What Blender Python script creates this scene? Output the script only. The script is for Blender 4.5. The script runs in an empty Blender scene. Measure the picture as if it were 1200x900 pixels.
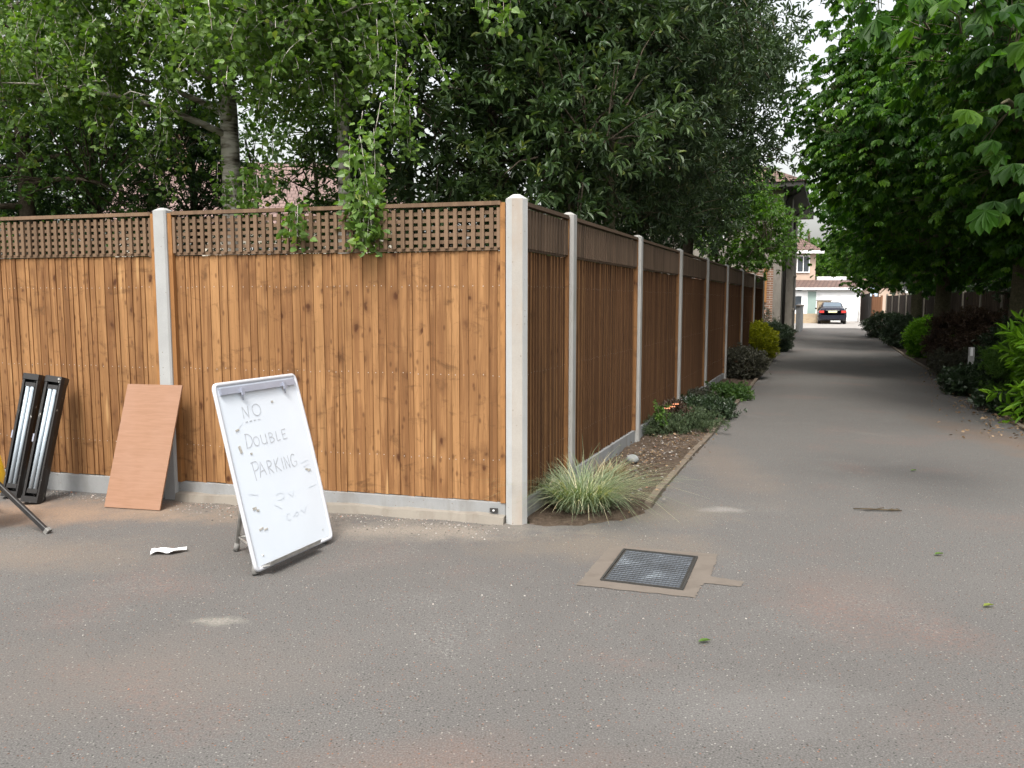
import bpy, math, random
import numpy as np
from mathutils import Vector, Matrix
R = math.radians
random.seed(7)
rng = np.random.default_rng(11)
sc = bpy.context.scene
col = sc.collection

# ------------------------------------------------------------ camera
H = 1.5; PITCH = 5.8; F = 960.0
cam_d = bpy.data.cameras.new('camera'); cam = bpy.data.objects.new('camera', cam_d); col.objects.link(cam)
cam.location = (0, 0, H); cam.rotation_euler = (R(90 - PITCH), 0, 0)
cam_d.sensor_width = 36; cam_d.lens = 36 * F / 1200; cam_d.clip_end = 2000; cam_d.clip_start = .05
sc.camera = cam
SP, CP = math.sin(R(PITCH)), math.cos(R(PITCH))
def G(px, py, z=0.0):
    """where the line of sight through a point of the photograph meets height z"""
    u = (px - 600) / F; v = (450 - py) / F
    dz = -SP + v * CP
    t = (z - H) / dz
    return Vector((t * u, t * (CP + v * SP), z))
def AT(px, py, Y):
    u = (px - 600) / F; v = (450 - py) / F
    t = Y / (CP + v * SP)
    return Vector((t * u, Y, H + t * (-SP + v * CP)))

# ------------------------------------------------------------ world and light
w = bpy.data.worlds.new("World"); sc.world = w; w.use_nodes = True
nt = w.node_tree; bg = nt.nodes['Background']
sky = nt.nodes.new('ShaderNodeTexSky'); sky.sky_type = 'NISHITA'; sky.sun_disc = False
SUN_EL, SUN_AZ = 58, 196      # azimuth clockwise from +Y : the veiled sun stands behind the camera
sky.sun_elevation = R(SUN_EL); sky.sun_rotation = R(SUN_AZ)
sky.air_density = 1.6; sky.dust_density = 6.0; sky.ozone_density = 1.0
hs = nt.nodes.new('ShaderNodeHueSaturation'); hs.inputs['Saturation'].default_value = .22; hs.inputs['Value'].default_value = 1.0
nt.links.new(sky.outputs[0], hs.inputs['Color']); nt.links.new(hs.outputs[0], bg.inputs['Color'])
bg.inputs['Strength'].default_value = .15
sd = bpy.data.lights.new('sun', 'SUN'); so = bpy.data.objects.new('sun', sd); col.objects.link(so)
sd.energy = 1.3; sd.angle = R(14); sd.color = (1, .95, .87)
az = R(SUN_AZ); el = R(SUN_EL)
to_sun = Vector((math.sin(az) * math.cos(el), math.cos(az) * math.cos(el), math.sin(el)))
so.rotation_euler = to_sun.to_track_quat('Z', 'Y').to_euler(); so.location = (0, -5, 20)
sc.view_settings.view_transform = 'Standard'; sc.view_settings.look = 'None'
sc.view_settings.gamma = 1; sc.view_settings.exposure = 1.15
cy = sc.cycles
cy.max_bounces = 7; cy.diffuse_bounces = 4; cy.glossy_bounces = 2; cy.transmission_bounces = 4; cy.transparent_max_bounces = 6
cy.use_denoising = True; cy.caustics_reflective = False; cy.caustics_refractive = False

# ------------------------------------------------------------ materials
class NM:
    def __init__(s, name, rough=.8, spec=.3):
        s.m = bpy.data.materials.new(name); s.m.use_nodes = True; s.t = s.m.node_tree
        s.b = s.t.nodes['Principled BSDF']; s.b.inputs['Roughness'].default_value = rough
        s.b.inputs['Specular IOR Level'].default_value = spec
        s.out = s.t.nodes['Material Output']
    def n(s, ty, **k):
        x = s.t.nodes.new(ty)
        for a, v in k.items(): setattr(x, a, v)
        return x
    def l(s, a, b): s.t.links.new(a, b)
    def co(s): 
        return s.n('ShaderNodeTexCoord').outputs['Object']
    def sc(s, vec, v):
        m = s.n('ShaderNodeVectorMath', operation='MULTIPLY'); s.l(vec, m.inputs[0]); m.inputs[1].default_value = v
        return m.outputs[0]
    def add(s, a, b):
        m = s.n('ShaderNodeVectorMath', operation='ADD'); s.l(a, m.inputs[0]); s.l(b, m.inputs[1]); return m.outputs[0]
    def noise(s, vec, scale, detail=4, rough=.55, dist=0):
        x = s.n('ShaderNodeTexNoise'); s.l(vec, x.inputs['Vector']); x.inputs['Scale'].default_value = scale
        x.inputs['Detail'].default_value = detail; x.inputs['Roughness'].default_value = rough; x.inputs['Distortion'].default_value = dist
        return x.outputs['Fac']
    def ramp(s, fac, stops, interp='LINEAR'):
        r = s.n('ShaderNodeValToRGB'); s.l(fac, r.inputs[0]); cr = r.color_ramp; cr.interpolation = interp
        while len(cr.elements) < len(stops): cr.elements.new(.5)
        for e, (p, c) in zip(cr.elements, stops):
            e.position = p
            e.color = (c, c, c, 1) if not hasattr(c, '__len__') else (*c, 1)
        return r.outputs[0]
    def mix(s, fac, a, b, mode='MIX'):
        m = s.n('ShaderNodeMix', data_type='RGBA', blend_type=mode)
        for sock, v in ((m.inputs[0], fac), (m.inputs[6], a), (m.inputs[7], b)):
            if hasattr(v, 'is_output'): s.l(v, sock)
            elif hasattr(v, '__len__'): sock.default_value = (*v, 1)
            else: sock.default_value = v if sock == m.inputs[0] else (v, v, v, 1)
        return m.outputs[2]
    def math(s, op, a, b=0.0):
        m = s.n('ShaderNodeMath', operation=op)
        for sock, v in zip(m.inputs, (a, b)):
            if hasattr(v, 'is_output'): s.l(v, sock)
            else: sock.default_value = v
        return m.outputs[0]
    def col(s, c):
        if hasattr(c, 'is_output'): s.l(c, s.b.inputs['Base Color'])
        else: s.b.inputs['Base Color'].default_value = (*c, 1)
        return s
    def bump(s, h, strength=.3, dist=.01):
        b = s.n('ShaderNodeBump'); b.inputs['Strength'].default_value = strength; b.inputs['Distance'].default_value = dist
        s.l(h, b.inputs['Height']); s.l(b.outputs[0], s.b.inputs['Normal']); return s
    def attr(s, name):
        a = s.n('ShaderNodeAttribute', attribute_name=name); return a.outputs['Fac']

def plain(name, c, rough=.6, metal=0, var=.12, scale=12, spec=.4, bump=.1):
    m = NM(name, rough, spec); co = m.co()
    f = m.noise(co, scale, 5)
    lo = tuple(x * (1 - var) for x in c); hi = tuple(min(1, x * (1 + var)) for x in c)
    m.col(m.ramp(f, [(.3, lo), (.7, hi)])); m.b.inputs['Metallic'].default_value = metal
    if bump: m.bump(m.noise(co, scale * 8, 3), bump, .003)
    return m.m

def wood(name, tones, knots=True, dark=(.06, .022, .009), weather=None, rough=.78):
    m = NM(name, rough, .2); co = m.co(); rnd = m.attr('rnd')
    off = m.n('ShaderNodeCombineXYZ'); m.l(m.math('MULTIPLY', rnd, 37.0), off.inputs[0]); m.l(m.math('MULTIPLY', rnd, 53.0), off.inputs[2])
    p = m.add(co, off.outputs[0])
    g1 = m.noise(m.sc(p, (70, 70, 1.6)), 1, 5, .6, .4)
    g2 = m.noise(m.sc(p, (14, 14, .8)), 1, 3, .5, 1.6)
    big = m.noise(co, .9, 3)
    n = len(tones); base = m.ramp(rnd, [(i / (n - 1), t) for i, t in enumerate(tones)])
    c = m.mix(m.ramp(g1, [(.35, .0), (.7, .45)]), base, tuple(x * .62 for x in tones[0]), 'MIX')
    c = m.mix(m.ramp(g2, [(.45, 0.0), (.62, .5)]), c, tuple(min(1, x * 1.1) for x in tones[-1]))
    c = m.mix(m.ramp(big, [(.35, 0.0), (.7, .45)]), c, tuple(x * .72 for x in tones[1]))
    # faint dark scorch / damp streaks running along the grain
    st = m.noise(m.sc(p, (22, 22, .35)), 1, 4, .65)
    c = m.mix(m.ramp(st, [(.56, 0.0), (.72, .55)]), c, tuple(x * .5 for x in tones[0]))
    if knots:
        v = m.n('ShaderNodeTexVoronoi'); v.inputs['Scale'].default_value = 1; v.inputs['Randomness'].default_value = 1
        wob = m.n('ShaderNodeTexNoise'); m.l(co, wob.inputs['Vector']); wob.inputs['Scale'].default_value = 16
        wv = m.n('ShaderNodeVectorMath', operation='SCALE'); m.l(wob.outputs['Color'], wv.inputs[0]); wv.inputs[3].default_value = .34
        m.l(m.add(m.sc(p, (8.0, 2.0, 5.0)), wv.outputs[0]), v.inputs['Vector'])
        sepc = m.n('ShaderNodeSeparateColor'); m.l(v.outputs['Color'], sepc.inputs[0])
        gate = m.ramp(sepc.outputs[0], [(.46, 0.0), (.62, 1.0)])
        k = m.ramp(v.outputs['Distance'], [(.05, 1.0), (.11, .8), (.15, .45), (.26, .22), (.5, 0.0)])
        c = m.mix(m.math('MULTIPLY', k, gate), c, dark)
        v2 = m.n('ShaderNodeTexVoronoi'); v2.inputs['Scale'].default_value = 1
        m.l(m.sc(p, (26, 5, 13.0)), v2.inputs['Vector'])
        sc2 = m.n('ShaderNodeSeparateColor'); m.l(v2.outputs['Color'], sc2.inputs[0])
        k2 = m.math('MULTIPLY', m.ramp(v2.outputs['Distance'], [(.12, .6), (.34, 0.0)]), m.ramp(sc2.outputs[1], [(.90, 0.0), (.93, 1.0)]))
        c = m.mix(k2, c, dark)
        # blotches where several knots and resin darken a few boards at one height
        bl = m.noise(m.sc(co, (5, 5, 9)), 1, 5, .7, .5)
        c = m.mix(m.ramp(bl, [(.56, 0.0), (.70, .65)]), c, tuple(x * .45 for x in tones[0]))
        # narrow sap streaks curling along the board
        wv2 = m.noise(m.sc(p, (30, 30, 1.1)), 1, 2, .5, 2.5)
        c = m.mix(m.ramp(wv2, [(.47, 0.0), (.5, .35), (.53, 0.0)]), c, tuple(x * .5 for x in tones[0]))
        # pale fresh-cut flecks
        v3 = m.n('ShaderNodeTexVoronoi'); v3.inputs['Scale'].default_value = 1
        m.l(m.sc(p, (15, 3, 1.7)), v3.inputs['Vector'])
        sc3 = m.n('ShaderNodeSeparateColor'); m.l(v3.outputs['Color'], sc3.inputs[0])
        k3 = m.math('MULTIPLY', m.ramp(v3.outputs['Distance'], [(.12, .55), (.3, 0.0)]), m.ramp(sc3.outputs[2], [(.84, 0.0), (.88, 1.0)]))
        c = m.mix(k3, c, (.48, .29, .13))
    if weather: c = m.mix(m.ramp(m.noise(co, 2.2, 4), [(.4, 0.0), (.7, .6)]), c, weather)
    m.col(c); m.bump(g1, .35, .002)
    return m.m

def concrete(name, c, spots=(.18, .14, .11), rough=.85, stain=None):
    m = NM(name, rough, .2); co = m.co()
    f = m.noise(co, 6, 5); fine = m.noise(co, 260, 2)
    b = m.ramp(f, [(.3, tuple(x * .86 for x in c)), (.7, c)])
    b = m.mix(m.ramp(fine, [(.35, .35), (.6, 0.0)]), b, tuple(x * .7 for x in c))
    v = m.n('ShaderNodeTexVoronoi'); m.l(co, v.inputs['Vector']); v.inputs['Scale'].default_value = 38
    s = m.n('ShaderNodeSeparateColor'); m.l(v.outputs['Color'], s.inputs[0])
    k = m.math('MULTIPLY', m.ramp(v.outputs['Distance'], [(.10, .8), (.2, 0.0)]), m.ramp(s.outputs[0], [(.86, 0.0), (.88, 1.0)]))
    b = m.mix(k, b, spots)
    if stain: b = m.mix(m.ramp(m.noise(m.sc(co, (3, 3, 1)), 2.5, 5), [(.5, 0.0), (.66, .75)]), b, stain)
    m.col(b); m.bump(m.math('ADD', fine, m.math('MULTIPLY', k, -1.5)), .25, .003)
    return m.m

def leaf(name, c1, c2, c3=None, rough=.5, trans=.35, spec=.4, young=None):
    m = NM(name, rough, spec); rnd = m.attr('rnd')
    stops = [(0, c1), (.55, c2), (.95, c3 or c2)]
    if young: stops = [(0, c1), (.5, c2), (.86, c3 or c2), (.93, young)]
    c = m.ramp(rnd, stops); m.col(c)
    t = m.n('ShaderNodeBsdfTranslucent'); 
    tc = m.mix(1.0, c, (1.5, 1.7, .55), 'MULTIPLY'); m.l(tc, t.inputs['Color'])
    mx = m.n('ShaderNodeMixShader'); mx.inputs[0].default_value = trans
    m.l(m.b.outputs[0], mx.inputs[1]); m.l(t.outputs[0], mx.inputs[2]); m.l(mx.outputs[0], m.out.inputs['Surface'])
    return m.m

M = {}
M['board'] = wood('closeboard_timber', [(.155, .072, .029), (.235, .114, .046), (.30, .156, .064), (.18, .084, .034), (.265, .132, .054), (.37, .20, .085)])
M['board_edge'] = wood('closeboard_sawn_edge', [(.14, .062, .024), (.23, .108, .042), (.19, .085, .033)], knots=False)
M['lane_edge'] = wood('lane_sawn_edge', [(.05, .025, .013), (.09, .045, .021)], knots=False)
M['board_lane'] = wood('lane_closeboard_timber', [(.13, .062, .025), (.235, .115, .045), (.165, .08, .032), (.30, .155, .064)])  # same stain as the front boards, darkened to carry the lane-side shade
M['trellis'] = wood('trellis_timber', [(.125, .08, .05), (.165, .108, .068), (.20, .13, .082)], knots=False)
M['trellis_lane'] = wood('shade_toned_trellis_timber', [(.07, .048, .033), (.10, .068, .046), (.125, .085, .058)], knots=False)  # trellis timber again, with the shade on the lane side put into its colour
M['post_lane'] = concrete('shaded_post_concrete', (.35, .345, .33), stain=(.25, .24, .215))  # lane posts: shade toned into the concrete colour, along with patchy stain
M['batten'] = wood('batten_timber', [(.26, .12, .042), (.33, .165, .062)])
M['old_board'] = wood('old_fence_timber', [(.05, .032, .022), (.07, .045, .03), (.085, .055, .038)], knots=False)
M['gate_wood'] = wood('gate_timber', [(.16, .075, .04), (.2, .10, .055)], knots=False)
M['post'] = concrete('pale_post_concrete', (.36, .365, .36), stain=(.30, .30, .285))
M['post_corner'] = concrete('corner_post_concrete', (.42, .425, .42), stain=(.36, .35, .325))
M['post_face'] = concrete('rough_post_face', (.38, .355, .32), stain=(.33, .28, .235))
M['gravel_board'] = concrete('gravel_board_concrete', (.28, .285, .285), stain=(.2, .195, .185))
M['footing'] = concrete('footing_concrete', (.25, .225, .19), stain=(.17, .145, .12))
M['kerb'] = concrete('edging_concrete', (.16, .13, .10), stain=(.08, .065, .05))
M['render_wall'] = concrete('roughcast_render', (.22, .20, .175), stain=(.15, .135, .115))

def asphalt():
    m = NM('asphalt', .93, .15); co = m.co()
    a = m.noise(co, 135, 4, .75); b = m.noise(co, 1.1, 5, .6); d = m.noise(co, .32, 4); f = m.noise(co, 420, 2)
    c = m.ramp(a, [(.27, (.044, .042, .040)), (.5, (.112, .107, .102)), (.74, (.25, .24, .23))])
    c = m.mix(m.ramp(b, [(.35, 0.0), (.7, .30)]), c, (.122, .113, .105))
    c = m.mix(m.ramp(d, [(.4, 0.0), (.65, .35)]), c, (.078, .073, .070))
    # stone chips of several tints
    v = m.n('ShaderNodeTexVoronoi'); m.l(co, v.inputs['Vector']); v.inputs['Scale'].default_value = 78
    s = m.n('ShaderNodeSeparateColor'); m.l(v.outputs['Color'], s.inputs[0])
    rad = m.ramp(v.outputs['Distance'], [(.22, .85), (.34, 0.0)])
    c = m.mix(m.math('MULTIPLY', rad, m.ramp(s.outputs[0], [(.90, 0.0), (.92, 1.0)])), c, (.29, .275, .255))
    c = m.mix(m.math('MULTIPLY', rad, m.ramp(s.outputs[1], [(.89, 0.0), (.91, 1.0)])), c, (.22, .085, .045))
    c = m.mix(m.math('MULTIPLY', rad, m.ramp(s.outputs[2], [(.91, 0.0), (.93, .8)])), c, (.022, .022, .022))
    # scattered reddish paint / brick dust and pale chalky scuffs (patchy, sharper speckle inside)
    red = m.math('MULTIPLY', m.ramp(m.noise(co, .85, 3, .5, .3), [(.56, 0.0), (.72, 1.0)]), m.ramp(m.noise(co, 38, 3, .7), [(.45, .05), (.62, .5)]))
    c = m.mix(red, c, (.215, .12, .095))
    off = m.n('ShaderNodeVectorMath', operation='ADD'); m.l(co, off.inputs[0]); off.inputs[1].default_value = (13.1, 7.7, 0)
    wh = m.math('MULTIPLY', m.ramp(m.noise(off.outputs[0], .9, 4, .6, .8), [(.57, 0.0), (.72, 1.0)]), m.ramp(m.noise(co, 55, 3, .8), [(.5, 0.0), (.64, .4)]))
    c = m.mix(wh, c, (.29, .285, .27))
    # sawdust-coloured dirt gathered in front of the fence
    def spot(cx, cy_, rx, ry, colr, k, sc_=3.0):
        nonlocal c
        sub = m.n('ShaderNodeVectorMath', operation='SUBTRACT'); m.l(co, sub.inputs[0]); sub.inputs[1].default_value = (cx, cy_, 0)
        ln = m.n('ShaderNodeVectorMath', operation='LENGTH'); m.l(m.sc(sub.outputs[0], (1 / rx, 1 / ry, 0)), ln.inputs[0])
        dd = m.math('ADD', ln.outputs['Value'], m.math('MULTIPLY', m.math('SUBTRACT', m.noise(co, sc_, 5, .7), .5), 1.7))
        grain = m.ramp(m.noise(co, 70, 4, .8), [(.36, .25), (.62, 1.0)])
        c = m.mix(m.math('MULTIPLY', m.math('MULTIPLY', m.ramp(dd, [(.2, 1.0), (1.05, 0.0)]), grain), k), c, tuple(x * .66 for x in colr))
    g = G(70, 600); spot(g.x, g.y, 1.5, .45, (.52, .32, .19), .75)
    g = G(30, 650); spot(g.x, g.y, 1.2, .4, (.38, .28, .2), .4)
    g = G(300, 600); spot(g.x, g.y, 1.6, .4, (.33, .27, .21), .6)
    g = G(500, 622); spot(g.x, g.y, 1.1, .28, (.44, .38, .31), .8)
    g = G(700, 640); spot(g.x, g.y, .9, .4, (.32, .25, .18), .5)
    g = G(850, 545); spot(g.x, g.y, .4, 1.8, (.30, .23, .18), .45)
    g = G(990, 690); spot(g.x, g.y, .6, .4, (.29, .19, .155), .28)
    g = G(780, 600); spot(g.x, g.y, .6, .5, (.33, .27, .2), .5)
    g = G(520, 900); spot(g.x, g.y, .7, .25, (.34, .19, .14), .35)
    g = G(150, 790); spot(g.x, g.y, 1.2, .5, (.30, .24, .2), .3)
    g = G(1190, 520); spot(g.x, g.y, .5, 2.5, (.26, .16, .10), .6)
    g = G(880, 830); spot(g.x, g.y, .6, .3, (.40, .39, .38), .2, 6.0)
    g = G(845, 597); spot(g.x, g.y, .22, .1, (.5, .48, .45), .6, 9.0)
    g = G(255, 728); spot(g.x, g.y, .16, .07, (.45, .42, .36), .8, 12.0)
    # tyre and foot worn band down the middle of the lane
    c = m.mix(m.ramp(f, [(.4, .3), (.6, 0.0)]), c, (.05, .047, .043))
    m.col(c)
    m.bump(m.math('ADD', a, m.math('MULTIPLY', rad, .6)), .35, .005)
    return m.m
M['asphalt'] = asphalt()
def forecourt():
    m = NM('pale_forecourt', .9, .2); co = m.co()
    m.col(m.ramp(m.noise(co, 3, 5), [(.3, (.24, .225, .21)), (.7, (.33, .31, .29))])); return m.m
M['forecourt'] = forecourt()
def soil(name, a, b, c3):
    m = NM(name, .95, .1); co = m.co()
    c = m.ramp(m.noise(co, 25, 6, .7), [(.3, a), (.55, b), (.75, c3)])
    c = m.mix(m.ramp(m.noise(co, 2.2, 4), [(.4, 0.0), (.65, .5)]), c, a)
    m.col(c); m.bump(m.noise(co, 45, 5, .7), .8, .03); return m.m
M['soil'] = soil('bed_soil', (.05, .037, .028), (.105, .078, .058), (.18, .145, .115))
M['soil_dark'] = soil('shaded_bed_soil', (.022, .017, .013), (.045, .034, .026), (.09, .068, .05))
M['ground'] = soil('garden_ground', (.035, .04, .018), (.06, .065, .03), (.09, .085, .04))
M['patch'] = concrete('repair_concrete', (.15, .128, .108), stain=(.11, .093, .078))
M['bark'] = soil('dark_bark', (.05, .04, .03), (.10, .082, .06), (.17, .145, .11))
M['bark_green'] = soil('mossy_bark', (.07, .065, .04), (.13, .12, .075), (.2, .18, .12))
def birch_bark():
    m = NM('birch_bark', .7, .2); co = m.co()
    c = m.ramp(m.noise(m.sc(co, (3, 3, 14)), 1.3, 5, .6), [(.36, (.05, .042, .035)), (.46, (.30, .27, .23)), (.6, (.60, .57, .52))])
    c = m.mix(m.ramp(m.noise(co, 2.0, 3), [(.5, 0.0), (.7, .7)]), c, (.16, .13, .10)); m.col(c); m.bump(m.noise(m.sc(co, (4, 4, 20)), 2, 4), .5, .01); return m.m
M['birch_bark'] = birch_bark()
M['leaf_birch'] = leaf('birch_leaf', (.06, .115, .024), (.10, .178, .036), (.16, .245, .055), .45, .38, young=(.20, .235, .05))
M['leaf_hazel'] = leaf('hazel_leaf', (.034, .074, .020), (.055, .108, .027), (.09, .155, .038), .55, .38)
M['leaf_laurel'] = leaf('laurel_leaf', (.024, .048, .018), (.042, .076, .026), (.078, .122, .038), .44, .2, .35, young=(.13, .16, .035))
M['leaf_holm'] = leaf('holm_oak_leaf', (.026, .046, .022), (.044, .076, .033), (.082, .124, .055), .46, .18, .35, young=(.12, .145, .05))
M['leaf_chestnut'] = leaf('chestnut_leaf', (.013, .042, .008), (.038, .102, .012), (.115, .225, .022), .5, .5, .3)
M['leaf_spring'] = leaf('pale_small_leaf', (.045, .10, .018), (.07, .145, .025), (.12, .2, .035), .55, .4)
M['leaf_gold'] = leaf('golden_leaf', (.13, .15, .008), (.30, .31, .014), (.46, .44, .024), .45, .3)
M['leaf_lime'] = leaf('lime_leaf', (.06, .15, .008), (.11, .24, .012), (.18, .33, .018), .45, .35)
M['leaf_dark'] = leaf('dark_shrub_leaf', (.015, .03, .013), (.024, .045, .018), (.045, .07, .03), .4, .15, .5)
M['leaf_copper'] = leaf('copper_shrub_leaf', (.04, .026, .018), (.06, .037, .025), (.11, .07, .05), .45, .2)
M['leaf_purple'] = leaf('purple_grey_leaf', (.032, .03, .023), (.052, .052, .036), (.09, .09, .065), .55, .2)
M['leaf_juniper'] = leaf('juniper_leaf', (.03, .048, .022), (.048, .074, .032), (.09, .12, .055), .6, .15)
M['leaf_conifer'] = leaf('cypress_spray', (.018, .045, .016), (.030, .07, .023), (.06, .108, .036), .6, .15)
M['leaf_grass'] = leaf('grass_blade', (.11, .155, .085), (.19, .24, .15), (.30, .315, .20), .6, .3, young=(.52, .47, .32))
M['leaf_dry'] = leaf('dry_grass_blade', (.17, .125, .06), (.27, .21, .12), (.37, .31, .19), .7, .25)
M['litter'] = leaf('dead_leaf', (.07, .04, .024), (.16, .105, .06), (.3, .22, .14), .8, .1)
M['white_board'] = plain('dry_wipe_surface', (.64, .69, .75), .25, 0, .03, 3, .5, 0)
M['white_frame'] = plain('pale_plastic_frame', (.50, .51, .54), .4, 0, .05, 6, .4, 0)
M['grey_clamp'] = plain('clamp_metal', (.33, .35, .42), .4, .3, .1, 8)
M['alu'] = plain('scuffed_aluminium', (.50, .49, .46), .45, .7, .2, 20)
M['rubber'] = plain('grey_rubber', (.17, .165, .155), .8, 0, .2, 30)
M['ink'] = plain('faded_marker_ink', (.43, .45, .48), .7, 0, .25, 40, .2, 0)
M['smudge'] = plain('tape_remnant', (.40, .38, .34), .8, 0, .3, 60, .2, 0)
M['smudge_light'] = plain('wiped_ink_smudge', (.58, .625, .68), .6, 0, .04, 30, .3, 0)
M['nail'] = plain('galvanised_nail', (.42, .40, .37), .5, .3, .2, 30, .4, 0)
M['ply'] = None
def ply():
    m = NM('pinkish_plywood', .75, .2); co = m.co()
    g = m.noise(m.sc(co, (5, 5, 60)), 1, 4, .6, .8); b = m.noise(co, 3, 3)
    c = m.ramp(g, [(.3, (.235, .132, .082)), (.7, (.285, .163, .107))]); c = m.mix(m.ramp(b, [(.4, 0.0), (.7, .4)]), c, (.29, .175, .125))
    m.col(c); return m.m
M['ply'] = ply(); M['ply_edge'] = plain('plywood_edge', (.27, .15, .09), .8, 0, .3, 60)
def black_case():
    m = NM('scratched_black_case', .5, .4); co = m.co()
    n1 = m.noise(m.sc(co, (1, 1, .5)), 22, 6, .75); c = m.ramp(n1, [(.60, (.018, .017, .017)), (.635, (.03, .028, .026)), (.66, (.45, .44, .42))]); m.col(c); return m.m
M['case'] = black_case()
M['black'] = plain('black_plastic', (.022, .021, .021), .5, 0, .3, 20)
M['tube'] = plain('white_lamp_tube', (.40, .46, .51), .3, 0, .05, 5, .5, 0)
M['yellow'] = plain('yellow_plastic', (.80, .52, .02), .4, 0, .06, 6)
M['paper'] = plain('white_paper', (.62, .62, .62), .8, 0, .05, 20)
M['stone'] = plain('grey_stone', (.22, .23, .23), .8, 0, .3, 14)
def iron():
    m = NM('worn_cast_iron', .42, .5); co = m.co()
    c = m.ramp(m.noise(co, 5, 4, .6, .5), [(.35, (.045, .052, .062)), (.56, (.075, .087, .104)), (.72, (.20, .23, .26))]); m.col(c)
    m.b.inputs['Metallic'].default_value = .35; return m.m
M['iron'] = iron(); M['iron_frame'] = plain('iron_frame', (.045, .043, .04), .6, .3)
def tiles(name, a, b, sx, sz):
    m = NM(name, .85, .15); co = m.co()
    br = m.n('ShaderNodeTexBrick'); m.l(co, br.inputs['Vector']); br.inputs['Scale'].default_value = 1
    br.inputs['Brick Width'].default_value = sx; br.inputs['Row Height'].default_value = sz; br.inputs['Mortar Size'].default_value = sz * .09
    br.inputs['Color1'].default_value = (*a, 1); br.inputs['Color2'].default_value = (*b, 1); br.inputs['Mortar'].default_value = (*[x * .35 for x in a], 1)
    c = m.mix(m.ramp(m.noise(co, 1.3, 5), [(.4, 0.0), (.7, .4)]), br.outputs['Color'], tuple(x * .6 for x in a))
    m.col(c); m.bump(br.outputs['Fac'], -.5, .02); return m.m
M['tile_brown'] = tiles('brown_roof_tiles', (.17, .115, .098), (.13, .09, .078), .3, .3)
M['tile_pink'] = tiles('pinkish_roof_tiles', (.22, .15, .135), (.185, .13, .118), .2, .2)
def bricks(name, a, b, mortar):
    m = NM(name, .9, .1); co = m.co()
    sep = m.n('ShaderNodeSeparateXYZ'); m.l(co, sep.inputs[0]); cb = m.n('ShaderNodeCombineXYZ')
    m.l(m.math('ADD', sep.outputs[0], sep.outputs[1]), cb.inputs[0]); m.l(sep.outputs[2], cb.inputs[1])
    br = m.n('ShaderNodeTexBrick'); m.l(cb.outputs[0], br.inputs['Vector']); br.inputs['Scale'].default_value = 1
    br.inputs['Brick Width'].default_value = .225; br.inputs['Row Height'].default_value = .075; br.inputs['Mortar Size'].default_value = .009
    br.inputs['Color1'].default_value = (*a, 1); br.inputs['Color2'].default_value = (*b, 1); br.inputs['Mortar'].default_value = (*mortar, 1)
    m.col(br.outputs['Color']); m.bump(br.outputs['Fac'], -.5, .01); return m.m
M['brick'] = bricks('brown_brick', (.22, .12, .08), (.15, .085, .06), (.34, .30, .26))
M['brick_buff'] = bricks('buff_brick', (.46, .35, .22), (.36, .27, .17), (.4, .35, .3))
M['peach'] = plain('peach_render', (.46, .35, .28), .9, 0, .05, 3)
M['white_paint'] = plain('white_paint', (.80, .80, .80), .55, 0, .02, 3)
M['cream_wall'] = plain('cream_render', (.55, .5, .42), .9, 0, .08, 3)
M['glass'] = plain('dark_window_glass', (.05, .06, .07), .08, 0, .1, 2, .8, 0)
M['door_green'] = plain('pale_green_glazing', (.28, .36, .33), .3, 0, .1, 2)
M['soffit'] = plain('black_soffit', (.03, .027, .025), .7)
M['car_paint'] = plain('dark_car_paint', (.018, .02, .032), .2, .3, .1, 2, .7, 0)
M['car_glass'] = plain('car_glass', (.10, .13, .16), .06, 0, .05, 2, .9, 0)
M['tail_red'] = plain('red_lamp_lens', (.45, .04, .035), .25, 0, .1, 6)
M['plate'] = plain('pale_number_plate', (.70, .66, .42), .5, 0, .03, 6)
M['tyre'] = plain('tyre_rubber', (.02, .02, .02), .85, 0, .2, 20)
M['rim'] = plain('wheel_rim', (.42, .43, .45), .35, .7, .1, 8)
M['sign'] = plain('pale_blue_sign', (.55, .68, .80), .5, 0, .05, 5)
M['flower'] = plain('orange_petal', (.75, .30, .16), .6, 0, .2, 20)
M['stem'] = soil('brown_stem', (.05, .04, .025), (.09, .07, .045), (.14, .11, .07))
M['rust'] = plain('rusty_post', (.12, .09, .07), .8, 0, .3, 20)
M['marker_post'] = plain('grey_marker', (.34, .34, .33), .8, 0, .2, 20)

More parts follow.
